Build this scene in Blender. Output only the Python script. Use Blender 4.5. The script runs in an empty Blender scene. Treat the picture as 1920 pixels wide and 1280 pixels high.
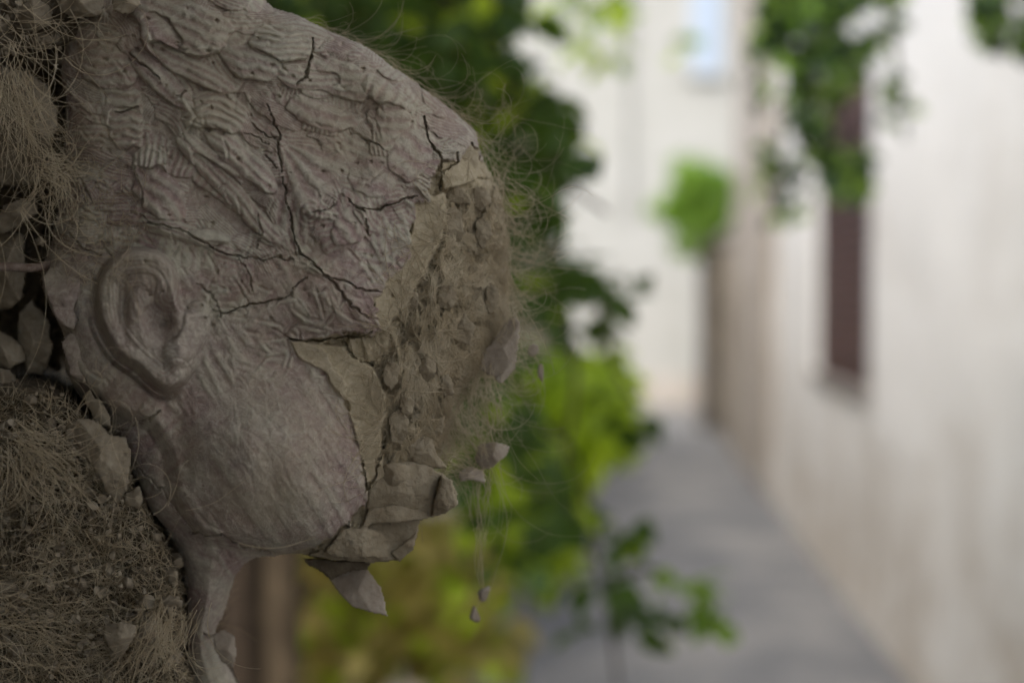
import bpy, math, random
import numpy as np
from mathutils import Vector, Matrix, Euler

R = math.radians
random.seed(7)
rng = np.random.default_rng(11)
sc = bpy.context.scene
COL = sc.collection

# ------------------------------------------------------------------ camera
FPX = 50.0 / 36.0 * 1920.0
cam_d = bpy.data.cameras.new('camera')
cam = bpy.data.objects.new('camera', cam_d)
COL.objects.link(cam)
cam.location = (0, 0, 1.5)
cam.rotation_euler = (R(90 - 1.72), 0, R(4.29))
cam_d.lens = 50
cam_d.sensor_width = 36
cam_d.clip_start = 0.02
cam_d.clip_end = 500
cam_d.dof.use_dof = True
cam_d.dof.focus_distance = 0.645
cam_d.dof.aperture_fstop = 3.1
cam_d.dof.aperture_blades = 9
sc.camera = cam

# ------------------------------------------------------------------ world, sun, exposure
SUN_EL, SUN_AZ = R(50), R(215)          # azimuth measured clockwise from +Y
world = bpy.data.worlds.new('World')
sc.world = world
world.use_nodes = True
wn = world.node_tree.nodes
wl = world.node_tree.links
bg = wn['Background']
sky = wn.new('ShaderNodeTexSky')
sky.sky_type = 'NISHITA'
sky.sun_disc = False
sky.sun_elevation = SUN_EL
sky.sun_rotation = SUN_AZ
sky.air_density = 1.0
sky.dust_density = 3.0
sky.ozone_density = 1.0
bg.inputs['Strength'].default_value = 0.15
wl.new(sky.outputs['Color'], bg.inputs['Color'])

sun_d = bpy.data.lights.new('sun', 'SUN')
sun_d.energy = 1.4
sun_d.angle = R(55)
sun_d.color = (1.0, 0.96, 0.88)
sun = bpy.data.objects.new('sun', sun_d)
COL.objects.link(sun)
sdir = Vector((math.sin(SUN_AZ) * math.cos(SUN_EL), math.cos(SUN_AZ) * math.cos(SUN_EL), math.sin(SUN_EL)))
sun.rotation_euler = sdir.to_track_quat('Z', 'Y').to_euler()
sun.location = (0, -2, 8)

sc.view_settings.view_transform = 'Standard'
sc.view_settings.look = 'None'
sc.view_settings.gamma = 1
sc.view_settings.exposure = 1.28
sc.view_settings.use_curve_mapping = False
sc.cycles.use_denoising = True
sc.cycles.max_bounces = 8

# ------------------------------------------------------------------ projection helpers
ROT = np.array(cam.rotation_euler.to_matrix())
CP = np.array(cam.location)


def unproj(px, py, d):
    px = np.asarray(px, float); py = np.asarray(py, float); d = np.asarray(d, float)
    v = np.stack(np.broadcast_arrays((px - 960) / FPX * d, (640 - py) / FPX * d, -d), -1)
    return v @ ROT.T + CP


D0 = 0.725                    # depth of the sculpture's rear plane, heights are mm towards the viewer


def W(px, py, h):
    return unproj(px, py, D0 - np.asarray(h, float) / 1000.0)


def on_x(px, py, X):
    """point of the plane x = X seen at this pixel"""
    v = unproj(px, py, 1.0) - CP
    return CP + v * (X - CP[0]) / v[0]


def on_z(px, py, Z):
    v = unproj(px, py, 1.0) - CP
    return CP + v * (Z - CP[2]) / v[2]


# ------------------------------------------------------------------ object helpers
def tag(o, label=None, cat=None, group=None, kind=None):
    if label: o['label'] = label
    if cat: o['category'] = cat
    if group: o['group'] = group
    if kind: o['kind'] = kind
    return o


def thing(name, label, cat, loc=(0, 0, 0), group=None):
    o = bpy.data.objects.new(name, None)
    o.empty_display_size = 0.05
    COL.objects.link(o)
    o.location = loc
    return tag(o, label, cat, group)


def mesh_np(name, verts, faces, smooth=True):
    """faces: (n,3) or (n,4) array, or list of arrays"""
    if not isinstance(faces, list): faces = [faces]
    me = bpy.data.meshes.new(name)
    verts = np.ascontiguousarray(verts, np.float32)
    me.vertices.add(len(verts))
    me.vertices.foreach_set('co', verts.ravel())
    tot = sum(len(f) for f in faces)
    loops = np.concatenate([np.asarray(f).ravel() for f in faces if len(f)]).astype(np.int32)
    sizes = np.concatenate([np.full(len(f), f.shape[1]) for f in faces if len(f)]).astype(np.int32)
    starts = np.concatenate([[0], np.cumsum(sizes)[:-1]]).astype(np.int32)
    me.loops.add(len(loops)); me.loops.foreach_set('vertex_index', loops)
    me.polygons.add(tot)
    me.polygons.foreach_set('loop_start', starts)
    me.polygons.foreach_set('loop_total', sizes)
    me.polygons.foreach_set('use_smooth', np.full(tot, smooth))
    me.update(calc_edges=True)
    me.validate()
    return me


def add(name, me, mat, parent=None, loc=None):
    o = bpy.data.objects.new(name, me)
    if mat and not me.materials: me.materials.append(mat)
    COL.objects.link(o)
    if parent:
        o.parent = parent
        o.matrix_parent_inverse = Matrix.Translation(parent.location).inverted() if parent.type == 'EMPTY' else Matrix()
    if loc is not None: o.location = loc
    return o


def attr(me, name, vals):
    a = me.attributes.new(name, 'FLOAT', 'POINT')
    a.data.foreach_set('value', np.ascontiguousarray(vals, np.float32))


def box(name, lo, hi, mat, parent=None, bevel=0.0, smooth=False):
    lo = np.array(lo, float); hi = np.array(hi, float)
    c = (lo + hi) / 2; s = (hi - lo) / 2
    import bmesh
    bm = bmesh.new()
    bmesh.ops.create_cube(bm, size=2)
    for v in bm.verts: v.co = Vector(c + np.array(v.co) * s)
    if bevel: bmesh.ops.bevel(bm, geom=bm.edges[:], offset=bevel, segments=2, affect='EDGES')
    me = bpy.data.meshes.new(name); bm.to_mesh(me); bm.free()
    return add(name, me, mat, parent)


# ------------------------------------------------------------------ materials
def new_mat(name):
    m = bpy.data.materials.new(name); m.use_nodes = True
    nt = m.node_tree
    for n in list(nt.nodes): nt.nodes.remove(n)
    out = nt.nodes.new('ShaderNodeOutputMaterial')
    b = nt.nodes.new('ShaderNodeBsdfPrincipled')
    nt.links.new(b.outputs[0], out.inputs[0])
    return m, nt, b, out


def nz(nt, scale, detail=6, rough=0.6, vec=None, typ='ShaderNodeTexNoise', dist=0.0):
    n = nt.nodes.new(typ)
    n.inputs['Scale'].default_value = scale
    if 'Detail' in n.inputs: n.inputs['Detail'].default_value = detail
    if 'Roughness' in n.inputs: n.inputs['Roughness'].default_value = rough
    if 'Distortion' in n.inputs: n.inputs['Distortion'].default_value = dist
    if vec is None:
        tc = nt.nodes.new('ShaderNodeNewGeometry'); vec = tc.outputs['Position']
    nt.links.new(vec, n.inputs['Vector'])
    return n


def ramp(nt, fac, stops):
    r = nt.nodes.new('ShaderNodeValToRGB')
    el = r.color_ramp.elements
    while len(el) > 1: el.remove(el[0])
    el[0].position = stops[0][0]; el[0].color = (*stops[0][1], 1)
    for p, c in stops[1:]:
        e = el.new(p); e.color = (*c, 1)
    nt.links.new(fac, r.inputs['Fac'])
    return r


def mix(nt, fac, a, b):
    m = nt.nodes.new('ShaderNodeMix'); m.data_type = 'RGBA'
    for v, s in ((fac, m.inputs[0]), (a, m.inputs[6]), (b, m.inputs[7])):
        if isinstance(v, (int, float)): s.default_value = v
        elif isinstance(v, tuple): s.default_value = (*v, 1)
        else: nt.links.new(v, s)
    return m.outputs[2]


def bump(nt, b, h, strength, dist, prev=None):
    n = nt.nodes.new('ShaderNodeBump')
    n.inputs['Strength'].default_value = strength
    n.inputs['Distance'].default_value = dist
    nt.links.new(h, n.inputs['Height'])
    if prev: nt.links.new(prev, n.inputs['Normal'])
    nt.links.new(n.outputs[0], b.inputs['Normal'])
    return n.outputs[0]


def clay_material():
    """painted clay: mauve wash worn to grey-cream on the high strokes, bare tan clay below"""
    m, nt, b, out = new_mat('weathered_painted_clay')
    def at(n):
        a = nt.nodes.new('ShaderNodeAttribute'); a.attribute_name = n; return a.outputs['Fac']
    n1 = nz(nt, 45, 8, 0.65)
    n2 = nz(nt, 260, 8, 0.7, dist=0.6)
    n3 = nz(nt, 900, 4, 0.7)
    mauve = ramp(nt, n2.outputs['Fac'], [(0.30, (0.23, 0.165, 0.165)), (0.5, (0.345, 0.262, 0.243)), (0.68, (0.49, 0.42, 0.375))]).outputs[0]
    cream = ramp(nt, n2.outputs['Fac'], [(0.3, (0.38, 0.365, 0.305)), (0.55, (0.53, 0.51, 0.425)), (0.75, (0.64, 0.625, 0.545))]).outputs[0]
    # worn amount = attribute + noise
    ma = nt.nodes.new('ShaderNodeMath'); ma.operation = 'ADD'
    nt.links.new(at('worn'), ma.inputs[0])
    mb = nt.nodes.new('ShaderNodeMath'); mb.operation = 'MULTIPLY_ADD'
    nt.links.new(n1.outputs['Fac'], mb.inputs[0]); mb.inputs[1].default_value = 1.5; mb.inputs[2].default_value = -0.75
    nt.links.new(mb.outputs[0], ma.inputs[1])
    mc = nt.nodes.new('ShaderNodeMath'); mc.operation = 'MULTIPLY_ADD'
    nt.links.new(n3.outputs['Fac'], mc.inputs[0]); mc.inputs[1].default_value = 0.9
    nt.links.new(ma.outputs[0], mc.inputs[2])
    md = nt.nodes.new('ShaderNodeMath'); md.operation = 'SUBTRACT'; md.use_clamp = True
    nt.links.new(mc.outputs[0], md.inputs[0]); md.inputs[1].default_value = 0.45
    paint = mix(nt, md.outputs[0], mauve, cream)
    n4 = nz(nt, 18, 5, 0.6)
    warm = ramp(nt, n4.outputs['Fac'], [(0.45, (0, 0, 0)), (0.7, (0.5, 0.5, 0.5))]).outputs[0]
    paint = mix(nt, warm, paint, (0.40, 0.335, 0.235))
    tan = ramp(nt, n2.outputs['Fac'], [(0.3, (0.33, 0.28, 0.19)), (0.5, (0.46, 0.40, 0.285)), (0.72, (0.56, 0.50, 0.38))]).outputs[0]
    col = mix(nt, at('painted'), tan, paint)
    nt.links.new(col, b.inputs['Base Color'])
    b.inputs['Roughness'].default_value = 0.88
    b.inputs['Specular IOR Level'].default_value = 0.25
    p = bump(nt, b, n3.outputs['Fac'], 0.55, 0.0006)
    bump(nt, b, n2.outputs['Fac'], 0.6, 0.0014, p)
    return m


def simple(name, stops, scale=30, rough=0.85, bstr=0.4, bdist=0.002, fine=None, spec=0.3):
    m, nt, b, out = new_mat(name)
    n = nz(nt, scale, 7, 0.65, dist=0.3)
    nt.links.new(ramp(nt, n.outputs['Fac'], stops).outputs[0], b.inputs['Base Color'])
    b.inputs['Roughness'].default_value = rough
    b.inputs['Specular IOR Level'].default_value = spec
    n2 = nz(nt, fine or scale * 5, 6, 0.7)
    if bstr: bump(nt, b, n2.outputs['Fac'], bstr, bdist)
    return m


def leaf_mat(name, dark, light, trans=0.4, tcol=None, scale=9):
    m, nt, b, out = new_mat(name)
    oi = nt.nodes.new('ShaderNodeObjectInfo')
    n = nz(nt, scale, 3, 0.5)
    c = ramp(nt, n.outputs['Fac'], [(0.35, dark), (0.65, light)]).outputs[0]
    hs = nt.nodes.new('ShaderNodeHueSaturation')
    mr = nt.nodes.new('ShaderNodeMapRange')
    mr.inputs[3].default_value = 0.65; mr.inputs[4].default_value = 1.4
    nt.links.new(oi.outputs['Random'], mr.inputs[0]); nt.links.new(mr.outputs[0], hs.inputs['Value'])
    nt.links.new(c, hs.inputs['Color'])
    nt.links.new(hs.outputs[0], b.inputs['Base Color'])
    b.inputs['Roughness'].default_value = 0.6; b.inputs['Specular IOR Level'].default_value = 0.3
    t = nt.nodes.new('ShaderNodeBsdfTranslucent')
    t.inputs['Color'].default_value = (*(tcol or tuple(min(1, x * 2.2) for x in light)), 1)
    mx = nt.nodes.new('ShaderNodeMixShader'); mx.inputs[0].default_value = trans
    nt.links.new(b.outputs[0], mx.inputs[1]); nt.links.new(t.outputs[0], mx.inputs[2])
    nt.links.new(mx.outputs[0], out.inputs[0])
    return m


M_clay = clay_material()
M_core = simple('dry_tan_earth', [(0.3, (0.10, 0.08, 0.055)), (0.5, (0.17, 0.14, 0.10)), (0.7, (0.27, 0.235, 0.175))], 140, 0.95, 0.8, 0.0025, 600)
M_chunk = simple('pale_earth_lump', [(0.3, (0.24, 0.20, 0.145)), (0.5, (0.33, 0.285, 0.215)), (0.7, (0.42, 0.375, 0.295))], 110, 0.95, 0.6, 0.0012, 500)
M_tan = simple('bare_tan_clay', [(0.3, (0.27, 0.22, 0.15)), (0.5, (0.38, 0.325, 0.235)), (0.7, (0.47, 0.41, 0.31))], 70, 0.92, 0.9, 0.002, 420)
M_flake = simple('grey_clay_flake', [(0.3, (0.28, 0.235, 0.19)), (0.5, (0.37, 0.32, 0.265)), (0.7, (0.46, 0.41, 0.35))], 90, 0.9, 0.5, 0.001, 500)
M_fibre = simple('dry_plant_fibre', [(0.3, (0.38, 0.31, 0.20)), (0.5, (0.52, 0.44, 0.31)), (0.7, (0.64, 0.57, 0.43))], 60, 0.75, 0, 0)
M_rod = simple('rusty_twisted_steel', [(0.3, (0.12, 0.07, 0.045)), (0.6, (0.27, 0.22, 0.19))], 250, 0.7, 0.4, 0.0006)

# ------------------------------------------------------------------ numpy field tools
STEP = 2.0


def vnoise(X, Y, s, seed, aniso=1.0, ang=0.0, octv=4, pers=0.5, ridged=False):
    """fractal value noise, s = feature size in px"""
    ca, sa = math.cos(ang), math.sin(ang)
    U = (X * ca + Y * sa) / aniso; V = -X * sa + Y * ca
    out = np.zeros(np.shape(X)); amp = 1; tot = 0
    for o in range(octv):
        g = np.random.default_rng(seed * 31 + o).random((257, 257))
        u = (U / s + 1000.3) ; v = (V / s + 1000.7)
        iu = np.floor(u).astype(int); iv = np.floor(v).astype(int)
        fu = u - iu; fv = v - iv
        fu = fu * fu * (3 - 2 * fu); fv = fv * fv * (3 - 2 * fv)
        a = g[iu % 256, iv % 256]; b_ = g[(iu + 1) % 256, iv % 256]
        c = g[iu % 256, (iv + 1) % 256]; d = g[(iu + 1) % 256, (iv + 1) % 256]
        n = (a * (1 - fu) + b_ * fu) * (1 - fv) + (c * (1 - fu) + d * fu) * fv
        if ridged: n = 1 - np.abs(2 * n - 1)
        out += n * amp; tot += amp; amp *= pers; s *= 0.5
    return out / tot


def poly_sd(X, Y, poly):
    """signed distance, positive inside"""
    P = np.array(poly, float); n = len(P)
    d2 = np.full(X.shape, 1e18); ins = np.zeros(X.shape, bool)
    for i in range(n):
        a = P[i]; b_ = P[(i + 1) % n]; e = b_ - a
        wx = X - a[0]; wy = Y - a[1]
        t = np.clip((wx * e[0] + wy * e[1]) / (e @ e + 1e-9), 0, 1)
        d2 = np.minimum(d2, (wx - e[0] * t) ** 2 + (wy - e[1] * t) ** 2)
        c = (a[1] > Y) != (b_[1] > Y)
        with np.errstate(divide='ignore', invalid='ignore'):
            xc = a[0] + (Y - a[1]) * (e[0]) / (e[1] if abs(e[1]) > 1e-9 else 1e-9)
        ins ^= c & (X < xc)
    return np.sqrt(d2) * np.where(ins, 1, -1)


def smooth_poly(pts, closed=True, sub=4):
    P = np.array(pts, float); n = len(P); out = []
    rngi = range(n) if closed else range(n - 1)
    for i in rngi:
        if closed: p0, p1, p2, p3 = P[(i - 1) % n], P[i], P[(i + 1) % n], P[(i + 2) % n]
        else: p0, p1, p2, p3 = P[max(i - 1, 0)], P[i], P[i + 1], P[min(i + 2, n - 1)]
        for k in range(sub):
            t = k / sub
            out.append(0.5 * ((2 * p1) + (-p0 + p2) * t + (2 * p0 - 5 * p1 + 4 * p2 - p3) * t * t + (-p0 + 3 * p1 - 3 * p2 + p3) * t ** 3))
    if not closed: out.append(P[-1])
    return np.array(out)


def line_d(X, Y, pts):
    """distance to polyline and parameter 0..1 along it"""
    P = np.array(pts, float)
    d2 = np.full(X.shape, 1e18); tt = np.zeros(X.shape)
    L = np.concatenate([[0], np.cumsum(np.hypot(*np.diff(P, axis=0).T))])
    for i in range(len(P) - 1):
        a = P[i]; e = P[i + 1] - a
        wx = X - a[0]; wy = Y - a[1]
        t = np.clip((wx * e[0] + wy * e[1]) / (e @ e + 1e-9), 0, 1)
        q = (wx - e[0] * t) ** 2 + (wy - e[1] * t) ** 2
        k = q < d2
        d2 = np.where(k, q, d2); tt = np.where(k, (L[i] + t * (L[i + 1] - L[i])) / L[-1], tt)
    return np.sqrt(d2), tt


def sstep(x, a, b_):
    t = np.clip((x - a) / (b_ - a), 0, 1)
    return t * t * (3 - 2 * t)


# =================================================================== SETTING
WR = 1.17          # right wall plane
WL = -0.62         # left wall plane


def plaster():
    m, nt, b, out = new_mat('old_white_plaster')
    geo = nt.nodes.new('ShaderNodeNewGeometry')
    sep = nt.nodes.new('ShaderNodeSeparateXYZ'); nt.links.new(geo.outputs['Position'], sep.inputs[0])
    n = nz(nt, 1.6, 6, 0.6, dist=0.5)
    n2 = nz(nt, 9, 6, 0.65)
    # worn-off plaster low on the wall
    z = nt.nodes.new('ShaderNodeMapRange'); nt.links.new(sep.outputs['Z'], z.inputs[0])
    z.inputs[1].default_value = -0.1; z.inputs[2].default_value = 1.35; z.inputs[3].default_value = 0.46; z.inputs[4].default_value = 0.0
    a = nt.nodes.new('ShaderNodeMath'); a.operation = 'ADD'
    nt.links.new(z.outputs[0], a.inputs[0]); nt.links.new(n.outputs['Fac'], a.inputs[1])
    f = ramp(nt, a.outputs[0], [(0.55, (0, 0, 0)), (0.95, (1, 1, 1))]).outputs[0]
    base = ramp(nt, n2.outputs['Fac'], [(0.3, (0.745, 0.75, 0.725)), (0.7, (0.80, 0.805, 0.785))]).outputs[0]
    worn = ramp(nt, n2.outputs['Fac'], [(0.3, (0.36, 0.31, 0.24)), (0.5, (0.50, 0.46, 0.40)), (0.7, (0.62, 0.60, 0.56))]).outputs[0]
    nt.links.new(mix(nt, f, base, worn), b.inputs['Base Color'])
    b.inputs['Roughness'].default_value = 0.9
    bump(nt, b, n2.outputs['Fac'], 0.5, 0.02)
    return m


M_plaster = plaster()
M_farwall = simple('sunlit_cream_render', [(0.3, (0.36, 0.36, 0.33)), (0.7, (0.44, 0.44, 0.415))], 2.0, 0.9, 0.3, 0.01)
M_greystone = simple('weathered_grey_beige_stone', [(0.3, (0.30, 0.26, 0.22)), (0.5, (0.42, 0.38, 0.33)), (0.7, (0.52, 0.49, 0.45))], 2.5, 0.9, 0.6, 0.03)
M_brownstone = simple('ochre_rubble_stone', [(0.3, (0.13, 0.105, 0.08)), (0.5, (0.28, 0.24, 0.18)), (0.7, (0.52, 0.46, 0.38))], 1.6, 0.9, 0.6, 0.03)
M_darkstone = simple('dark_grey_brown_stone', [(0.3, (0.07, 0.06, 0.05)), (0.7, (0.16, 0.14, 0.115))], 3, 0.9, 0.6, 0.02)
M_leftwall = simple('beige_lime_wash', [(0.3, (0.30, 0.26, 0.19)), (0.5, (0.42, 0.38, 0.30)), (0.7, (0.54, 0.50, 0.42))], 3.0, 0.9, 0.5, 0.02)
M_road = simple('grey_slate_paving', [(0.34, (0.115, 0.12, 0.128)), (0.5, (0.19, 0.19, 0.188)), (0.66, (0.28, 0.272, 0.255))], 1.3, 0.75, 0.5, 0.01, 18)
M_earth = simple('dusty_ground', [(0.3, (0.20, 0.17, 0.12)), (0.7, (0.33, 0.29, 0.22))], 3, 0.95, 0.5, 0.02)
M_shutter = simple('dark_red_brown_shutter_paint', [(0.3, (0.055, 0.024, 0.020)), (0.7, (0.080, 0.035, 0.029))], 6, 0.55, 0.2, 0.002)
M_frame = simple('dark_grey_window_frame', [(0.3, (0.05, 0.047, 0.045)), (0.7, (0.08, 0.075, 0.07))], 6, 0.5, 0.2, 0.002)
M_sill = simple('grey_stone_sill', [(0.3, (0.20, 0.18, 0.165)), (0.7, (0.30, 0.28, 0.26))], 12, 0.8, 0.4, 0.004)
M_blue = simple('faded_blue_shutter_paint', [(0.3, (0.34, 0.41, 0.50)), (0.7, (0.42, 0.49, 0.58))], 6, 0.6, 0.2, 0.002)
M_wood = simple('brown_wooden_post', [(0.3, (0.04, 0.028, 0.016)), (0.5, (0.075, 0.055, 0.033)), (0.7, (0.12, 0.09, 0.055))], 14, 0.8, 0.5, 0.004)
M_bark = simple('dark_bark', [(0.3, (0.03, 0.022, 0.015)), (0.7, (0.09, 0.065, 0.045))], 30, 0.9, 0.8, 0.006)
M_metal = simple('grey_cable_metal', [(0.3, (0.15, 0.15, 0.15)), (0.7, (0.25, 0.25, 0.25))], 20, 0.5, 0, 0)

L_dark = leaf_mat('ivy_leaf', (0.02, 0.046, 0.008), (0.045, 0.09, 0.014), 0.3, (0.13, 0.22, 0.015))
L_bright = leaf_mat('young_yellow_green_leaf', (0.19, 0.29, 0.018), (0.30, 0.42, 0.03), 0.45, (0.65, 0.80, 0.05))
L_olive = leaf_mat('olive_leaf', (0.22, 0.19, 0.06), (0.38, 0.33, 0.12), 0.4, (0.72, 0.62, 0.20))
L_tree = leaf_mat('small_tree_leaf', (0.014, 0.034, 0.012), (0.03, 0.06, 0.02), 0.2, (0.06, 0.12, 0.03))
L_bush = leaf_mat('bush_leaf', (0.07, 0.15, 0.02), (0.17, 0.28, 0.045), 0.4, (0.42, 0.62, 0.08))


def slab(name, lo, hi, mat, kind=None, parent=None):
    o = box(name, lo, hi, mat, parent)
    return o


def wall_thing(name, label, cat, origin, parts):
    t = thing(name, label, cat, origin)
    for (n, lo, hi, mat, bv) in parts:
        box(n, lo, hi, mat, t, bv)
    return t


# ground sheet and road
def sheet(name, x0, x1, y0, y1, nx, ny, zf, mat):
    X, Y = np.meshgrid(np.linspace(x0, x1, nx), np.linspace(y0, y1, ny), indexing='ij')
    V = np.stack([X, Y, zf(X, Y)], -1).reshape(-1, 3)
    I = np.arange(nx * ny).reshape(nx, ny)
    F = np.stack([I[:-1, :-1], I[1:, :-1], I[1:, 1:], I[:-1, 1:]], -1).reshape(-1, 4)
    o = add(name, mesh_np(name, V, F), mat)
    return tag(o, kind='structure')


sheet('ground', -150, 150, -150, 250, 30, 40, lambda X, Y: X * 0 - 0.012, M_earth)
sheet('road', WL - 0.1, WR + 0.05, -4, 18.2, 60, 400,
      lambda X, Y: 0.0 + 0.02 * (vnoise(X * 100, Y * 100, 45, 5, octv=3) - 0.5) * 0.9 + 0.006, M_road)
sheet('road', -3.5, 6.5, 18.21, 24, 60, 60,
      lambda X, Y: 0.006 + 0.015 * (vnoise(X * 100, Y * 100, 45, 6, octv=3) - 0.5), M_road)
bpy.data.objects['road.001'].name = 'crossing_lane'

# ---- right white house with window (the wall is built in pieces round the opening)
yA, yB = on_x(1630, 700, WR)[1], on_x(1528, 700, WR)[1]         # near / far jamb
zs = 1.02; zt = 2.62
YE = on_x(1456, 700, WR)[1]
H = 4.1
tR = thing('white_house', 'white plastered house on the right with one brown shuttered window and a worn beige foot', 'house', (WR, 4, 0))
def rwall(y0, y1, z0, z1):
    n = max(2, int((y1 - y0) / 0.05)); k = max(2, int((z1 - z0) / 0.05))
    Y, Z = np.meshgrid(np.linspace(y0, y1, n), np.linspace(z0, z1, k), indexing='ij')
    # lumpy old masonry under the plaster, wider at the foot
    X = WR + 0.022 * (vnoise(Y * 100, Z * 100, 60, 9, octv=4) - 0.5) * np.minimum(1, 4 * np.minimum(np.minimum(Y - y0 + 1e-3, y1 - Y + 1e-3), 1)) - 0.05 * np.exp(-np.maximum(Z, 0) / 0.35)
    V1 = np.stack([X, Y, Z], -1).reshape(-1, 3)
    I = np.arange(n * k).reshape(n, k)
    F = np.stack([I[:-1, :-1], I[:-1, 1:], I[1:, 1:], I[1:, :-1]], -1).reshape(-1, 4)
    # returns (thickness)
    b = len(V1)
    ring = np.concatenate([I[:, 0], I[-1, 1:], I[-2::-1, -1], I[0, -2:0:-1]])
    V2 = V1[ring].copy(); V2[:, 0] = WR + 0.35
    m_ = len(ring); J = np.arange(m_); J2 = (J + 1) % m_
    F2 = np.stack([ring, ring[J2], b + J2, b + J], -1)
    return add('wall', mesh_np('wall', np.vstack([V1, V2]), np.vstack([F, F2])), M_plaster, tR)
rwall(-4, yA, -0.1, H)
rwall(yB, YE, -0.1, H)
rwall(yA, yB, -0.1, zs)
rwall(yA, yB, zt, H)
box('roof', (WR - 0.25, -4.2, H + 0.002), (WR + 3.0, YE + 0.1, H + 0.16), M_greystone, tR, 0.02)
wf = box('window_frame', (WR + 0.06, yA + 0.002, zs + 0.05), (WR + 0.14, yB - 0.002, zt - 0.002), M_frame, tR, 0.004)
ym = (yA + yB) / 2
for (a, b_) in ((yA + 0.02, ym - 0.008), (ym + 0.008, yB - 0.02)):
    sh = box('shutter', (WR + 0.022, a, zs + 0.05), (WR + 0.058, b_, zt - 0.06), M_shutter, tR, 0.004)
    nsl = 22
    s_me = None
    for k in range(nsl):
        z0 = zs + 0.15 + k * (zt - zs - 0.3) / nsl
        if s_me is None:
            s = box('slat', (-0.009, -(b_ - a) / 2 + 0.05, -0.022), (0.009, (b_ - a) / 2 - 0.05, 0.022), M_shutter)
            s_me = s.data
        else:
            s = bpy.data.objects.new('slat', s_me); COL.objects.link(s)
        s.parent = sh; s.matrix_parent_inverse = Matrix()
        s.location = (WR + 0.018, (a + b_) / 2, z0 + 0.02); s.rotation_euler = (0, R(28), 0)
box('window_sill', (WR - 0.03, yA - 0.04, zs - 0.005), (WR + 0.30, yB + 0.04, zs + 0.048), M_sill, tR, 0.006)

# ---- stone house beyond it
y2 = on_x(1392, 700, WR)[1]
tS = thing('stone_house', 'narrow grey beige stone house front just beyond the white wall', 'house', (WR, YE, 0))
box('wall', (WR - 0.06, YE + 0.004, -0.1), (WR + 3.0, y2, 7.5), M_greystone, tS, 0.03)
box('roof', (WR - 0.35, YE + 0.01, 7.502), (WR + 3.3, y2 + 0.3, 7.7), M_brownstone, tS, 0.02)
q = box('quoin', (WR - 0.085, y2 - 0.40, 0.0), (WR - 0.062, y2 - 0.01, 0.28), M_greystone, tS, 0.01)
for k in range(1, 22):
    c = bpy.data.objects.new('quoin', q.data); COL.objects.link(c); c.parent = tS
    c.matrix_parent_inverse = q.matrix_parent_inverse.copy(); c.location = (0, 0.08 * (k % 2), 0.31 * k)

# ---- low ochre garden wall, with a bush above and a pale gate set in it
y3 = on_x(1328, 700, WR)[1]
zw = 1.5 + (560 - 470) / FPX * y3
tG = thing('garden_wall', 'low ochre rubble garden wall at the far end of the lane under the bush', 'wall', (WR, y2, 0))
ys = np.linspace(y2 + 0.01, y3, 15)
zz_ = np.linspace(-0.05, zw, 9)
k = 0
core = box('wall_core', (WR + 0.02, y2 + 0.01, -0.1), (WR + 0.5, y3 - 0.02, zw - 0.02), M_brownstone, tG)
for j in range(len(zz_) - 1):
    off = (j % 2) * (ys[1] - ys[0]) / 2
    for i in range(len(ys) - 1):
        a = ys[i] + off; b_ = min(ys[i + 1] + off, y3)
        if b_ - a < 0.1: continue
        pr = random.uniform(0.0, 0.04)
        box('stone', (WR - 0.02 - pr, a + 0.012, zz_[j] + 0.012), (WR + 0.12, b_ - 0.012, zz_[j + 1] - 0.012), M_brownstone, tG, 0.02)
box('coping', (WR - 0.08, y2 + 0.01, zw), (WR + 0.55, y3 + 0.03, zw + 0.07), M_greystone, tG, 0.015)

# ---- far cream house closing the lane
YF = 19.5
tF = thing('cream_house', 'sunlit cream house closing the far end of the lane, blue shutter high up', 'house', (0, YF, 0))
c1 = unproj(1298, 140, YF)[0]; c2 = unproj(1352, 140, YF)[0]
fx = lambda px: CP[0] + (unproj(px, 300, 1) - CP)[0] / (unproj(px, 300, 1) - CP)[1] * YF
fz = lambda py, px=1250: CP[2] + (unproj(px, py, 1) - CP)[2] / (unproj(px, py, 1) - CP)[1] * YF
xa, xb = fx(1294), fx(1354); z0 = fz(140); z1 = z0 + 1.5
FL, FR_ = -3.2, 4.0
box('wall', (FL, YF, -0.1), (xa, YF + 0.4, 8.5), M_farwall, tF)
box('wall', (xb, YF, -0.1), (FR_, YF + 0.4, 8.5), M_farwall, tF)
box('wall', (xa, YF, -0.1), (xb, YF + 0.4, z0), M_farwall, tF)
box('wall', (xa, YF, z1), (xb, YF + 0.4, 8.5), M_farwall, tF)
box('roof', (FL - 0.3, YF - 0.35, 8.502), (FR_ + 0.3, YF + 5, 8.7), M_brownstone, tF)
xm = (xa + xb) / 2
for a, b_ in ((xa + 0.004, xm - 0.004), (xm + 0.004, xb - 0.004)):
    sh = box('shutter', (a, YF - 0.03, z0 + 0.01), (b_, YF + 0.01, z1 - 0.01), M_blue, tF, 0.004)
    box('panel', (a + 0.03, YF - 0.042, z0 + 0.08), (b_ - 0.03, YF - 0.031, z1 - 0.08), M_blue, sh, 0.003)
box('window_sill', (xa - 0.05, YF - 0.10, z0 - 0.07), (xb + 0.05, YF - 0.003, z0 - 0.003), M_farwall, tF, 0.005)
box('string_course', (FL, YF - 0.06, 0.02), (FR_, YF - 0.004, 0.45), M_greystone, tF, 0.01)

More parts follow.
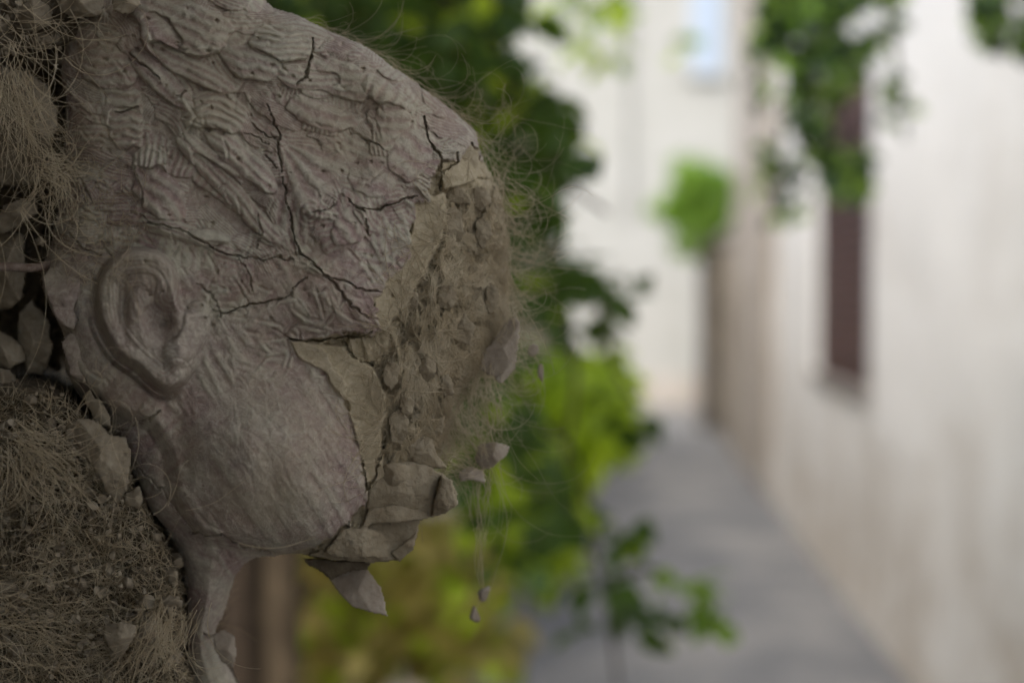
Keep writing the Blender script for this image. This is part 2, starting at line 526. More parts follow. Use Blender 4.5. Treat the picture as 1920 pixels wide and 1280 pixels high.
# ---- left beige wall
YL0, YL1 = 2.9, 15.5
wall_thing('beige_wall', 'beige lime-washed wall along the left of the lane behind the climbing leaves', 'wall', (WL, 6, 0), [
    ('wall', (WL - 0.45, YL0, -0.1), (WL, YL1, 2.6), M_leftwall, 0.02),
    ('coping', (WL - 0.5, YL0 - 0.03, 2.602), (WL + 0.05, YL1 + 0.03, 2.68), M_greystone, 0.01)])
tLH = thing('side_house', 'pale side of the low house on the left of the lane, above the beige wall', 'house', (WL - 0.5, 6, 0))
box('wall', (WL - 4.0, YL0 - 1, -0.1), (WL - 0.55, 13.0, 3.6), M_leftwall, tLH)
box('roof', (WL - 4.3, YL0 - 1.2, 3.602), (WL - 0.4, 13.2, 3.75), M_brownstone, tLH)

# ---- porch out of view, added to shade the sculpture: pier, beam and roof slab at the viewer's left
tP = thing('shade_porch', 'dark earthen porch wall and roof added out of view to shade the broken head', 'shade_porch', (-0.5, 0, 0))
box('side_wall', (-1.1, -2.6, -0.1), (-0.36, 0.55, 2.45), M_core, tP, 0.02)
box('shade_slab', (-1.1, -2.6, 2.452), (0.42, 1.0, 2.6), M_wood, tP, 0.01)
box('shade_board', (-1.1, 1.003, 2.46), (-0.1, 2.1, 2.58), M_wood, tP, 0.01)  # unseen board added to keep the sun off the vine
box('end_wall', (-1.1, -2.9, -0.1), (0.3, -2.602, 2.6), M_core, tP, 0.01)

# ------------------------------------------------------------------ leaves
def leaf_mesh(name, L=1.0, Wd=0.42, fold=0.25, curl=0.18, lobed=False, seed=0):
    r = random.Random(seed)
    n = 7
    vs = []; fs = []
    for i in range(n):
        t = i / (n - 1)
        w = Wd * (math.sin(math.pi * min(1, t * 1.02 + 0.02)) ** 0.7) * (1.15 - 0.55 * t)
        if lobed: w *= 1 + 0.28 * math.cos(t * 3.2 * math.pi)
        if i in (0, n - 1): w = 0.01
        z = -curl * (t - 0.2) ** 2
        y = t * L
        vs += [(-w, y + (0.04 if 0 < i < n - 1 else 0), z + fold * w + r.uniform(-.01, .01)), (0, y, z), (w, y + (0.04 if 0 < i < n - 1 else 0), z + fold * w + r.uniform(-.01, .01))]
    for i in range(n - 1):
        a = 3 * i
        fs += [(a, a + 1, a + 4, a + 3), (a + 1, a + 2, a + 5, a + 4)]
    return np.array(vs), np.array(fs)


LEAFV = [leaf_mesh('leaf', 1, 0.40, 0.22, 0.25, False, 1), leaf_mesh('leaf', 1, 0.50, 0.3, 0.15, True, 2), leaf_mesh('leaf', 1, 0.34, 0.15, 0.4, False, 3)]
_leafcache = {}


def leaf_data(kind, mat):
    key = (kind, mat.name)
    if key not in _leafcache:
        v, f = LEAFV[kind]
        me = mesh_np('leaf', v, f, True); me.materials.append(mat)
        _leafcache[key] = me
    return _leafcache[key]


def leaves(parent, pts, size, mats, nparts=300, droop=0.6, kinds=(0, 1, 2)):
    """pts: world points. The nearest nparts become leaf parts, the rest one foliage mesh."""
    pts = np.asarray(pts)
    d = np.linalg.norm(pts - CP, axis=1)
    order = np.argsort(d)
    inv = Matrix.Translation(parent.location).inverted()
    bulk = {}
    for rank, i in enumerate(order):
        s = size * random.uniform(0.65, 1.25)
        e = Euler((random.gauss(-0.9 * droop, 0.55), random.gauss(0, 0.5), random.uniform(0, 6.28)))
        m = Matrix.Translation(Vector(pts[i])) @ e.to_matrix().to_4x4() @ Matrix.Diagonal((s, s, s, 1))
        mat = random.choice(mats); kd = random.choice(kinds)
        if rank < nparts:
            o = bpy.data.objects.new('leaf', leaf_data(kd, mat)); COL.objects.link(o)
            o.parent = parent; o.matrix_parent_inverse = inv; o.matrix_basis = m
        else:
            bulk.setdefault(mat.name, []).append((m, kd))
    for mn, lst in bulk.items():
        V = []; F = []; b = 0
        for m, kd in lst:
            v, f = LEAFV[kd]; M3 = np.array(m)
            V.append(v @ M3[:3, :3].T + M3[:3, 3]); F.append(f + b); b += len(v)
        o = add('foliage', mesh_np('foliage', np.vstack(V), np.vstack(F)), bpy.data.materials[mn], parent)
        o['kind'] = 'stuff'


def in_poly(poly, n, d0, d1, gap=0.0, seed=1, jit=0):
    P = np.array(poly, float); r = np.random.default_rng(seed); out = []
    while len(out) < n:
        x = r.uniform(P[:, 0].min(), P[:, 0].max(), 400); y = r.uniform(P[:, 1].min(), P[:, 1].max(), 400)
        sd = poly_sd(x, y, poly)
        g = vnoise(x, y, 70, seed + 3, octv=2)
        k = (sd > 0) & (g > gap)
        for a, b_ in zip(x[k], y[k]): out.append((a, b_, r.uniform(d0, d1)))
    out = np.array(out[:n])
    return unproj(out[:, 0], out[:, 1], out[:, 2])


def tube(name, pts, rad, mat, parent=None, sides=7):
    P = np.array(pts, float)
    P = smooth_poly(P, False, 4) if len(P) > 2 else P
    n = len(P)
    rads = np.interp(np.linspace(0, 1, n), np.linspace(0, 1, len(np.atleast_1d(rad))), np.atleast_1d(rad)) if np.ndim(rad) else np.full(n, rad)
    T = np.gradient(P, axis=0); T /= np.linalg.norm(T, axis=1)[:, None] + 1e-12
    up = np.array([0.3, 0.9, 0.2]); A = np.cross(T, up); A /= np.linalg.norm(A, axis=1)[:, None] + 1e-12
    B = np.cross(T, A)
    ang = np.linspace(0, 2 * math.pi, sides, endpoint=False)
    V = P[:, None] + rads[:, None, None] * (np.cos(ang)[None, :, None] * A[:, None] + np.sin(ang)[None, :, None] * B[:, None])
    V = V.reshape(-1, 3)
    F = []
    for i in range(n - 1):
        for j in range(sides):
            F.append((i * sides + j, i * sides + (j + 1) % sides, (i + 1) * sides + (j + 1) % sides, (i + 1) * sides + j))
    F = [np.array(F), ]
    V = np.vstack([V, P[0], P[-1]])
    T_ = []
    for j in range(sides):
        T_.append((n * sides, (j + 1) % sides, j)); T_.append((n * sides + 1, (n - 1) * sides + j, (n - 1) * sides + (j + 1) % sides))
    F.append(np.array(T_))
    return add(name, mesh_np(name, V, F), mat, parent)


# ---- dark climbing vine hanging behind the head
VA = [(540, -80), (1010, -80), (1000, 20), (1005, 90), (1050, 160), (1100, 240), (1075, 300), (1100, 370), (1175, 395), (1150, 425), (1050, 400), (1080, 480), (1195, 520), (1190, 640), (1120, 650), (1040, 640), (980, 650), (950, 600), (860, 400), (800, 200), (540, 80)]
VB = [(840, 690), (950, 660), (1000, 780), (1050, 880), (1110, 910), (1120, 960), (1050, 1010), (1000, 1080), (900, 1090), (850, 950)]
base = unproj(1000, 640, 2.0); base[2] = 0
tV = thing('climbing_vine', 'dark green climbing vine hanging in the gap between the broken head and the lane', 'vine', tuple(base))
pts = np.vstack([in_poly(VA, 600, 1.75, 2.4, 0.42, 21), in_poly([(540, -80), (950, -80), (960, 100), (990, 300), (1000, 560), (940, 620), (840, 300), (560, 120)], 620, 2.15, 2.75, 0.1, 28), in_poly(VB, 130, 1.7, 2.2, 0.42, 22),
                 in_poly([(1085, 740), (1130, 720), (1235, 780), (1240, 800), (1180, 800), (1100, 790)], 9, 1.9, 2.1, 0, 23),
                 in_poly([(1110, 950), (1190, 970), (1210, 1040), (1180, 1060), (1120, 1010)], 12, 1.8, 2.0, 0, 24),
                 in_poly([(1070, 1080), (1160, 1110), (1250, 1150), (1240, 1190), (1180, 1210), (1090, 1180)], 22, 1.8, 2.0, 0, 25),
                 in_poly([(1110, 760), (1200, 780), (1230, 800)], 3, 1.9, 2.0, 0, 27)])
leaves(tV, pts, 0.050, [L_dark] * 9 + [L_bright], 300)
base = unproj(1310, 1110, 1.9)
tSp = thing('leaf_sprig', 'small bright green sprig reaching over the lane below the dark vine', 'sprig', tuple(base))
leaves(tSp, in_poly([(1245, 1055), (1320, 1060), (1375, 1130), (1372, 1180), (1330, 1165), (1270, 1100)], 15, 1.85, 2.0, 0, 26), 0.044, [L_bush], 300)
tube('stem', [unproj(1150, 1080, 1.95), unproj(1240, 1070, 1.93), unproj(1340, 1140, 1.92)], [0.004, 0.002], M_bark, tSp)
for k, path in enumerate([[(700, -100), (900, 60), (1000, 260), (1040, 480), (1080, 700), (1060, 900), (1130, 1090), (1160, 1290)],
                          [(900, -100), (960, 200), (940, 500), (1000, 760), (1080, 860), (1120, 1040)],
                          [(1040, 480), (1120, 560), (1150, 680), (1200, 770)],
                          [(1000, 260), (1060, 340), (1140, 400)]]):
    tube('stem', [unproj(x, y, 2.0 + 0.05 * math.sin(i + k)) for i, (x, y) in enumerate(path)], [0.006, 0.003], M_bark, tV)

# ---- bright young shrub behind, in the light
base = unproj(1050, 750, 3.4); base[2] = 0
tB = thing('yellow_green_shrub', 'bright yellow-green shrub catching the light behind the dark vine', 'shrub', tuple(base))
pts = np.vstack([in_poly([(930, 660), (1120, 650), (1195, 790), (1150, 840), (1080, 880), (940, 860), (880, 780)], 330, 2.7, 3.4, 0.2, 31),
                 in_poly([(860, 880), (980, 890), (990, 970), (880, 980)], 40, 2.7, 3.2, 0, 32),
                 in_poly([(860, 930), (1060, 900), (1080, 1060), (880, 1120)], 170, 2.8, 3.3, 0.3, 33)])
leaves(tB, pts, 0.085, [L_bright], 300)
tube('stem', [unproj(960, 1700, 3.1), unproj(990, 1100, 3.1), unproj(1050, 850, 3.0), unproj(1060, 700, 3.0)], [0.006, 0.003], M_bark, tB)

base = unproj(760, 1150, 2.9); base[2] = 0
tO = thing('olive_hedge', 'olive and yellow-green hedge low behind the chin and neck of the head', 'hedge', tuple(base))
pts = np.vstack([in_poly([(560, 960), (880, 960), (900, 1160), (820, 1200), (560, 1330)], 380, 2.5, 3.1, 0.1, 41),
                 in_poly([(800, 1080), (960, 1100), (930, 1350), (800, 1350)], 90, 2.4, 2.8, 0.1, 43)])
leaves(tO, pts, 0.075, [L_olive, L_bright, L_olive, L_olive], 300)
tube('stem', [unproj(800, 1700, 2.8), unproj(780, 1300, 2.8), unproj(760, 1050, 2.8)], [0.016, 0.006], M_bark, tO)

# ---- pale loose foliage near the top, and the dark mass top left
base = unproj(1090, 90, 3.8); base[2] = 0
tT = thing('overhanging_pale_branch', 'pale sunlit leaves of an overhanging branch beside the cream house front', 'branch', tuple(base))
pts = np.vstack([in_poly([(1000, -60), (1170, -60), (1170, 110), (1100, 130), (1030, 60)], 55, 3.4, 4.2, 0.35, 51),
                 in_poly([(1240, 50), (1310, 30), (1320, 90), (1260, 120)], 5, 4.2, 4.5, 0.0, 54)])
leaves(tT, pts, 0.07, [L_bright, L_bush], 300)
tube('stem', [unproj(900, -300, 3.8), unproj(1040, -60, 3.8), unproj(1150, 60, 3.8)], [0.012, 0.004], M_bark, tT)

# ---- small-leaved tree branches hanging in the lane at the right
base = unproj(1560, 100, 4.4); base[2] = 0
def hang(label, cat, polys, stems, seed, size=0.055, mats=None, dz=(4.0, 4.7)):
    b0 = unproj(*stems[0][0], 4.3)
    t = thing('hanging_branch', label, cat, tuple(b0), 'leafy branches hanging into the top of the lane')
    pp = np.vstack([in_poly(p, n, dz[0], dz[1], g, seed + i) for i, (p, n, g) in enumerate(polys)])
    leaves(t, pp, size, mats or [L_tree, L_tree, L_bush], 300)
    for s in stems:
        tube('stem', [unproj(x, y, sum(dz) / 2) for x, y in s], [0.009, 0.003], M_bark, t)
    return t
hang('large dark leafy branch hanging over the brown window of the white house', 'branch',
     [([(1410, -60), (1690, -60), (1670, 60), (1600, 130), (1590, 180), (1490, 190), (1480, 120), (1430, 90)], 760, 0.3),
      ([(1480, 150), (1600, 150), (1630, 330), (1600, 370), (1550, 360), (1520, 260), (1480, 220)], 210, 0.36),
      ([(1420, 280), (1500, 250), (1520, 330), (1480, 430), (1430, 400)], 60, 0.36),
      ([(1390, 90), (1440, 60), (1440, 160), (1400, 200)], 22, 0.3)],
     [[(1500, -200), (1540, 0), (1560, 160), (1590, 330)], [(1540, 0), (1480, 150), (1460, 330)], [(1540, 0), (1640, 60)]], 61, 0.042, None, (2.9, 3.4))
hang('small loose sprig of leaves against the bare white plaster', 'branch',
     [([(1650, 140), (1690, 130), (1715, 210), (1690, 240), (1650, 240)], 34, 0.0)],
     [[(1620, -160), (1660, 0), (1680, 120), (1675, 220)]], 71, 0.036, None, (3.0, 3.2))
hang('dark leafy branch tip in the top right corner', 'branch',
     [([(1810, -60), (1980, -60), (1980, 90), (1900, 100), (1830, 70)], 210, 0.25)],
     [[(1950, -200), (1900, -40), (1880, 80)]], 81, 0.042, None, (2.7, 3.0))

# ---- round bush on the far garden wall
bc = np.array([WR - 0.10, (y2 + y3) / 2 + 1.6, zw + 0.38])
pc = unproj(1345, 388, 16.3)
tBu = thing('round_bush', 'round bright green bush growing over the far garden wall', 'bush', (pc[0], pc[1], zw + 0.07))
u = rng.normal(size=(1500, 3)); u /= np.linalg.norm(u, axis=1)[:, None]; pc = pc + np.array([0.06, 0, 0.02])
rad = rng.uniform(0.45, 1.0, (1500, 1)) ** 0.5
lump = 1 + 0.38 * np.sin(u[:, :1] * 5 + 1) * np.cos(u[:, 2:3] * 4)
leaves(tBu, pc + u * rad * lump * np.array([0.66, 0.6, 0.5]), 0.15, [L_bush], 300)
tube('stem', [(pc[0] + .25, pc[1], zw + 0.0), (pc[0] + .1, pc[1], zw + 0.2), tuple(pc)], [0.03, 0.02], M_bark, tBu)
# stone planter pier that carries it
pl = thing('stone_pier', 'pale stone pier under the round bush', 'pier', (pc[0], pc[1], 0))
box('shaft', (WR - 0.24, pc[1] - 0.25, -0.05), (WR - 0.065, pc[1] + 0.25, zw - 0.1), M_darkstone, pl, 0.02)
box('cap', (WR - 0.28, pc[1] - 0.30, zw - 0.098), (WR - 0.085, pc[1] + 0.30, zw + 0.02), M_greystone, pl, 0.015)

# ---- cable down the far house and posts / planks behind the neck
tag(tube('cable', [(fx(1182), YF - 0.03, 7.5), (fx(1180), YF - 0.035, fz(300)), (fx(1180), YF - 0.03, fz(420))], 0.014, M_metal), 'thin grey cable running down the cream house front', 'cable')
b = unproj(530, 1200, 2.2)
tPo = thing('wooden_post', 'light brown upright wooden post seen behind the neck of the head', 'post', (b[0], b[1], 0))
box('post', (b[0] - 0.024, b[1] - 0.024, -0.02), (b[0] + 0.024, b[1] + 0.024, 1.34), M_wood, tPo, 0.004)
box('cap', (b[0] - 0.03, b[1] - 0.03, 1.342), (b[0] + 0.03, b[1] + 0.03, 1.36), M_wood, tPo, 0.003)
b = unproj(462, 1200, 2.35)
tT2 = thing('dark_trunk', 'dark trunk of a shrub standing between the neck and the wooden post', 'tree', (b[0], b[1], 0))
tube('trunk', [(b[0] - 0.02, b[1], -0.03), (b[0] - 0.01, b[1] + 0.01, 0.7), (b[0], b[1], 1.2), (b[0] + 0.03, b[1], 1.9)], [0.05, 0.035, 0.03], M_bark, tT2, 10)
leaves(tT2, unproj(rng.uniform(250, 900, 420), rng.uniform(-150, 330, 420), rng.uniform(2.4, 2.9, 420)), 0.085, [L_dark, L_olive], 300)
tFe = thing('board_fence', 'dark brown upright board fence low behind the neck of the head', 'fence', tuple(unproj(450, 1700, 2.75)))
for k in range(9):
    p_ = unproj(130 + k * 62, 1150, 2.8)
    box('board', (p_[0] - 0.030, p_[1] - 0.01, -0.02), (p_[0] + 0.030, p_[1] + 0.012, 1.38 + 0.02 * math.sin(k * 2.3)), M_bark, tFe, 0.003)
p_ = unproj(130, 1150, 2.84); q_ = unproj(630, 1150, 2.84)
for z_ in (0.3, 1.15):
    box('rail', (p_[0], p_[1] - 0.02 , z_), (q_[0], p_[1] + 0.09, z_ + 0.06), M_bark, tFe, 0.003)
# low block wall tan
b = unproj(760, 1260, 2.3)
tBl = thing('stone_pillar', 'tan weathered stone pillar whose top shows low behind the chin', 'pillar', (b[0], b[1], 0))
box('block', (b[0] - 0.06, b[1] - 0.05, -0.02), (b[0] + 0.05, b[1] + 0.08, b[2] - 0.035), M_brownstone, tBl, 0.02)
if 0: box('block', (b[0] + 0.14, b[1] + 1.2, -0.02), (b[0] + 0.34, b[1] + 1.5, 0.58), M_brownstone, tBl, 0.03)

# =================================================================== THE HEAD
xs = np.arange(60, 982, STEP); ysg = np.arange(-70, 1350, STEP)
GX, GY = np.meshgrid(xs, ysg, indexing='ij')

OUT = smooth_poly([(118, -70), (128, 60), (112, 130), (126, 200), (120, 280), (104, 420), (80, 500), (80, 545), (108, 605), (124, 640), (122, 700), (185, 785),
       (250, 880), (275, 950), (325, 1010), (348, 1080), (350, 1200), (362, 1350), (470, 1350), (448, 1285), (430, 1252), (404, 1215), (406, 1180), (420, 1150), (436, 1095), (455, 1062), (480, 1046),
       (560, 1040), (620, 1052), (690, 1050), (745, 1000), (790, 960), (800, 880), (835, 820), (860, 740), (905, 690), (935, 640), (958, 590), (952, 520), (950, 440), (940, 365), (908, 300), (892, 245), (850, 208), (812, 178), (775, 148), (725, 118), (690, 88), (625, 62), (560, 30), (500, 4), (450, -70)], True, 4)
sd = poly_sd(GX, GY, OUT)
rag = (vnoise(GX, GY, 26, 101, octv=4) - 0.5) * 14
mask = (sd + rag * 0.6) > 0

rr = np.sqrt(((GX - 430) / 570) ** 2 + ((GY - 470) / np.where(GY > 470, 1000, 660)) ** 2)
base_h = 95 * np.sqrt(np.clip(1 - rr ** 2, 0.02, 1))
Rr = 62.0
dd = np.clip(sd, 0, Rr)
edge_drop = 22 * (1 - np.sqrt(np.clip(1 - (1 - dd / Rr) ** 2, 0, 1)))
Hh = base_h - edge_drop
# big soft undulation of the modelled clay
Hh += 5 * (vnoise(GX, GY, 160, 3, octv=2) - 0.5)

# jaw line, neck set back
NECK = smooth_poly([(118, 640), (150, 700), (215, 760), (290, 790), (325, 850), (335, 920), (380, 990), (430, 1005), (520, 1030), (600, 1052), (560, 1100), (500, 1350), (280, 1350), (200, 950), (100, 760)], True, 3)
nk = sstep(poly_sd(GX, GY, NECK), -8, 26)
Hh -= nk * 13
Hh -= nk * 13 * sstep(GY, 930, 1100)
CHEEK = smooth_poly([(322, 800), (350, 740), (420, 690), (520, 660), (600, 690), (640, 750), (668, 830), (684, 900), (674, 950), (642, 1000), (590, 1024), (540, 1024), (480, 1010), (410, 990), (358, 945), (330, 880)], True, 4)
csd = poly_sd(GX, GY, CHEEK) + (vnoise(GX, GY, 50, 8, octv=2) - 0.5) * 6
cin = np.clip(csd / 120, 0, 1)
cheek_h = (0.55 * np.sqrt(np.clip(1 - (1 - cin) ** 2, 0, 1)) + 0.45 * sstep(csd, -6, 150)) * 17 * (1 - sstep(-GY, -860, -690)) * (0.35 + 0.65 * sstep(GX, 330, 470))
Hh += cheek_h
# soft hollow left of the cheek and temple hollow
Hh -= 6 * np.exp(-(((GX - 335) / 28) ** 2 + ((GY - 840) / 90) ** 2))
Hh -= 5 * np.exp(-(((GX - 560) / 90) ** 2 + ((GY - 660) / 40) ** 2))
Hh += 5 * np.exp(-(((GX - 640) / 80) ** 2 + ((GY - 560) / 60) ** 2))

# ---- shell regions (painted layer), 3 mm proud of the bare clay
SHELL = [(50, -100), (480, -100), (560, 20), (640, 60), (700, 90), (740, 125), (800, 165), (850, 205), (895, 245), (905, 300),
         (886, 262), (860, 300), (832, 300), (806, 335), (800, 368), (775, 382), (782, 410), (770, 440), (766, 480), (742, 508), (722, 514), (716, 548), (700, 556), (712, 604), (700, 628), (545, 636),
         (600, 655), (640, 700), (652, 760), (672, 830), (686, 900), (678, 945), (645, 1000), (600, 1026), (550, 1034), (480, 1048), (520, 1400), (50, 1400)]
rag2 = (vnoise(GX, GY, 34, 202, octv=5, pers=0.62) - 0.5) * 34
ssd = poly_sd(GX, GY, SHELL) + rag2 * sstep(GX, 500, 640)
painted = sstep(ssd, -1.5, 1.5)
Hh += 3.2 * sstep(ssd, -2.5, 2.0)
# cheek face shard boundary: plain tan patch between flake and cheek
TANP = [(545, 640), (640, 650), (700, 690), (722, 740), (712, 830), (722, 890), (690, 920), (672, 830), (648, 750), (610, 700), (560, 668)]
tsd = poly_sd(GX, GY, TANP) + rag2 * 0.4
tanp = sstep(tsd, -2, 2)
painted = painted * (1 - tanp * 0.9)
# smooth underlayer patches
UND = [(700, 560), (720, 500), (765, 470), (775, 385), (800, 372), (835, 360), (835, 420), (815, 470), (790, 520), (770, 560), (745, 590), (720, 620), (705, 610)]
usd = poly_sd(GX, GY, UND) + rag2 * 0.5
und = sstep(usd, -2, 2)
UN2 = [(822, 305), (862, 298), (900, 300), (893, 335), (860, 350), (832, 358)]
u2 = sstep(poly_sd(GX, GY, UN2) + rag2 * 0.2, -2, 2)
smoothreg = np.clip(und + u2 + tanp, 0, 1)
Hh += 1.8 * np.clip(und + u2, 0, 1) * (1 - painted) + 2.2 * tanp

# ---- hair strokes
DET = np.zeros_like(GX)            # detail height in mm
WORN = np.full_like(GX, 0.35)
hairmask_poly = [(40, -120), (480, -120), (700, 80), (900, 240), (905, 300), (830, 310), (800, 370), (700, 385), (660, 470), (560, 478), (400, 470), (330, 440), (260, 420), (200, 460), (70, 560), (40, 300)]
hsd = poly_sd(GX, GY, hairmask_poly)
hair = sstep(hsd, -18, 10)


def sub(cx, cy, r):
    i0 = max(0, int((cx - r - xs[0]) / STEP)); i1 = min(len(xs), int((cx + r - xs[0]) / STEP) + 2)
    j0 = max(0, int((cy - r - ysg[0]) / STEP)); j1 = min(len(ysg), int((cy + r - ysg[0]) / STEP) + 2)
    return slice(i0, max(i0, i1)), slice(j0, max(j0, j1))


def stamp(cx, cy, a, b_, ang, nrid, amp=0.55, lift=1.6, curv=0.0, across=False, worn=0.55, phase=None):
    """one pressed clay lock: a,b half length / width in px, nrid comb ridges"""
    s_ = sub(cx, cy, max(a, b_) * 1.25)
    X = GX[s_] - cx; Y = GY[s_] - cy
    if X.size == 0: return
    ca, sa = math.cos(ang), math.sin(ang)
    u = (X * ca + Y * sa) / a; v = (-X * sa + Y * ca) / b_
    v = v + curv * u * u
    wob = (vnoise(GX[s_], GY[s_], 22, 77, octv=2) - 0.5)
    r2 = (np.abs(u) ** 2.4 + np.abs(v) ** 2.2) * (1 + 0.7 * wob)
    m = sstep(1 - r2, 0.0, 0.14)
    dome = np.sqrt(np.clip(1 - r2, 0, 1))
    ph = random.uniform(0, 6) if phase is None else phase
    q = (u if across else v + 0.12 * np.sin(u * 3 + ph)) + 0.25 * wob
    w = np.sin(q * math.pi * nrid + ph)
    w = np.where(w > 0, w ** 0.7, -np.abs(w) ** 1.5)
    new = lift * (0.35 + 0.65 * dome) + amp * w * (0.4 + 0.6 * dome) + 0.5 * v * lift * 0.6
    old = DET[s_]
    under = old.mean() * 0.4
    DET[s_] = old * (1 - m) + (under + new) * m
    WORN[s_] = WORN[s_] * (1 - m) + m * (worn + 0.38 * w)


def flow(x, y):
    """direction of hair strokes in image angle"""
    t = math.atan2(y - 300, x - 520)
    return 0.45 + 0.5 * math.sin(x / 150.0 + 0.6) * math.cos(y / 120.0) + 0.25 * math.sin(t * 2)


r_ = random.Random(5)
for k in range(430):
    x = r_.uniform(90, 900); y = r_.uniform(-70, 490)
    s0 = r_.uniform(20, 62)
    across = r_.random() < 0.16
    stamp(x, y, s0, s0 * r_.uniform(0.28, 0.55), flow(x, y) + r_.gauss(0, 0.45), r_.choice([3, 4, 5, 6, 8, 9]) * (1.6 if across else 1.0),
          r_.choice([0.08, 0.15, 0.3, 0.5]), r_.uniform(0.8, 2.4), r_.gauss(0, 0.5), across, r_.uniform(0.15, 0.7))
HAND = [  # cx, cy, a, b, angle, ridges, amp, lift, curv, across, worn
    (335, 48, 100, 52, 0.38, 5, 0.35, 4.2, 0.25, False, 0.6),
    (300, 70, 50, 34, 0.9, 2, 0.15, 4.5, 0.0, False, 0.25),
    (228, 200, 40, 52, -0.1, 5, 0.7, 2.2, 0.0, False, 0.6),
    (205, 130, 60, 36, 0.2, 4, 0.3, 2.5, 0.0, False, 0.5),
    (235, 240, 34, 40, 0.1, 5, 0.75, 2.0, 0.2, False, 0.55),
    (405, 205, 62, 38, 0.12, 5, 0.6, 3.0, -0.5, False, 0.75),
    (300, 150, 85, 22, 0.75, 2, 0.3, 2.2, 0.1, False, 0.45),
    (360, 130, 90, 22, 0.5, 3, 0.3, 2.0, 0.1, False, 0.5),
    (283, 305, 34, 34, 0.1, 6, 0.45, 3.0, 0.0, True, 0.7),
    (300, 365, 62, 40, 0.8, 3, 0.3, 2.4, 0.0, False, 0.35),
    (390, 300, 78, 24, 0.6, 3, 0.35, 2.4, 0.2, False, 0.55),
    (420, 345, 80, 20, 0.75, 3, 0.35, 2.2, 0.0, False, 0.5),
    (455, 300, 90, 24, 0.7, 3, 0.3, 2.2, -0.2, False, 0.55),
    (440, 375, 44, 14, 0.8, 9, 0.6, 2.2, 0.0, True, 0.6),
    (470, 400, 80, 20, 0.85, 3, 0.3, 2.5, 0.2, False, 0.5),
    (530, 80, 62, 36, 0.1, 6, 0.55, 3.2, -0.15, False, 0.75),
    (470, 120, 60, 30, 0.3, 3, 0.3, 2.2, 0.1, False, 0.5),
    (640, 150, 70, 34, 0.35, 3, 0.25, 2.2, 0.1, False, 0.6),
    (720, 175, 60, 24, 0.65, 6, 0.4, 2.2, 0.0, True, 0.7),
    (575, 150, 60, 20, 0.1, 3, 0.3, 1.8, 0.2, False, 0.5),
    (600, 215, 70, 26, 0.35, 2, 0.2, 2.0, 0.2, False, 0.3),
    (735, 240, 34, 44, 0.1, 4, 0.4, 1.6, 0.4, False, 0.45),
    (700, 330, 48, 40, 0.3, 2, 0.2, 1.7, 0.0, False, 0.35),
    (770, 290, 40, 48, 0.4, 3, 0.3, 2.2, 0.0, False, 0.35),
    (660, 425, 34, 50, 0.9, 4, 0.4, 1.6, 0.4, False, 0.4),
    (690, 405, 34, 20, 0.9, 4, 0.4, 1.8, 0.0, False, 0.6),
    (340, 435, 70, 18, 0.25, 3, 0.4, 3.0, -0.2, False, 0.55),
    (390, 440, 40, 12, 0.15, 1, 0.2, 3.6, -0.2, False, 0.8),
    (585, 385, 40, 22, 0.9, 3, 0.4, 2.6, 0.9, False, 0.6),
]
for hnd in HAND:
    hnd = list(hnd); hnd[6] *= 1.3; hnd[7] *= 1.7
    stamp(*hnd)
# fan of grooves radiating from (522,265)
s_ = sub(600, 330, 150)
X = GX[s_] - 520; Y = GY[s_] - 262
rho = np.hypot(X, Y); th = np.arctan2(Y, X)
fm = sstep(rho, 8, 30) * sstep(-rho, -165, -110) * sstep(th, 0.1, 0.3) * sstep(-th, -1.42, -1.25)
thw = th + 0.10 * (vnoise(GX[s_], GY[s_], 40, 78, octv=2) - 0.5)
w = np.sin(thw * 17.0)
w = np.sign(w) * np.abs(w) ** 0.8
DET[s_] = DET[s_] * (1 - fm) + fm * (2.0 + 0.012 * rho + 0.95 * w * np.clip(rho / 90, 0.2, 1))
WORN[s_] = WORN[s_] * (1 - fm) + fm * (0.42 + 0.4 * w)
# ring curls
for (cx, cy, r0) in [(580, 400, 20), (438, 520, 34)]:
    s_ = sub(cx, cy, r0 * 1.6)
    rho = np.hypot(GX[s_] - cx, (GY[s_] - cy) * 0.9)
    fm = sstep(-rho, -r0 * 1.5, -r0 * 1.1)
    w = np.sin(rho * 0.62)
    DET[s_] += fm * 0.55 * w; WORN[s_] += fm * 0.2 * w

# wavy bits of skin below the hair
DET += 9.0 * (vnoise(GX, GY, 95, 49, aniso=1.5, ang=0.55, octv=2) - 0.5)
DET += 0.7 * (vnoise(GX, GY, 13, 52, aniso=3, ang=0.5, octv=3, ridged=True) - 0.55)
DET *= hair
skin = 1 - hair
br = vnoise(GX, GY, 14, 41, aniso=6, ang=0.35, octv=3)
br2 = vnoise(GX, GY, 12, 42, aniso=6, ang=1.0, octv=3)
br3 = vnoise(GX, GY, 10, 43, aniso=7, ang=-0.75, octv=2)
sel = sstep(vnoise(GX, GY, 110, 44, octv=2), 0.42, 0.58)
sel2 = sstep(vnoise(GX, GY, 90, 45, octv=2), 0.45, 0.6)
brush = br * sel + br2 * (1 - sel); brush = brush * (1 - sel2 * .6) + br3 * sel2 * .6
cheekin = sstep(csd, 0, 60)
neckin = sstep(GY, 1020, 1120)
DET += skin * (brush - 0.5) * (3.0 - 2.0 * cheekin - 2.2 * neckin)
rdg = vnoise(GX, GY, 24, 46, octv=4, ridged=True)
DET += skin * (rdg - 0.6) * (1.2 - 0.8 * cheekin - 0.9 * neckin)
WORN += skin * ((brush - 0.5) * (1.3 - 0.7 * cheekin) + 0.9 * (vnoise(GX, GY, 120, 53, octv=3) - 0.45))
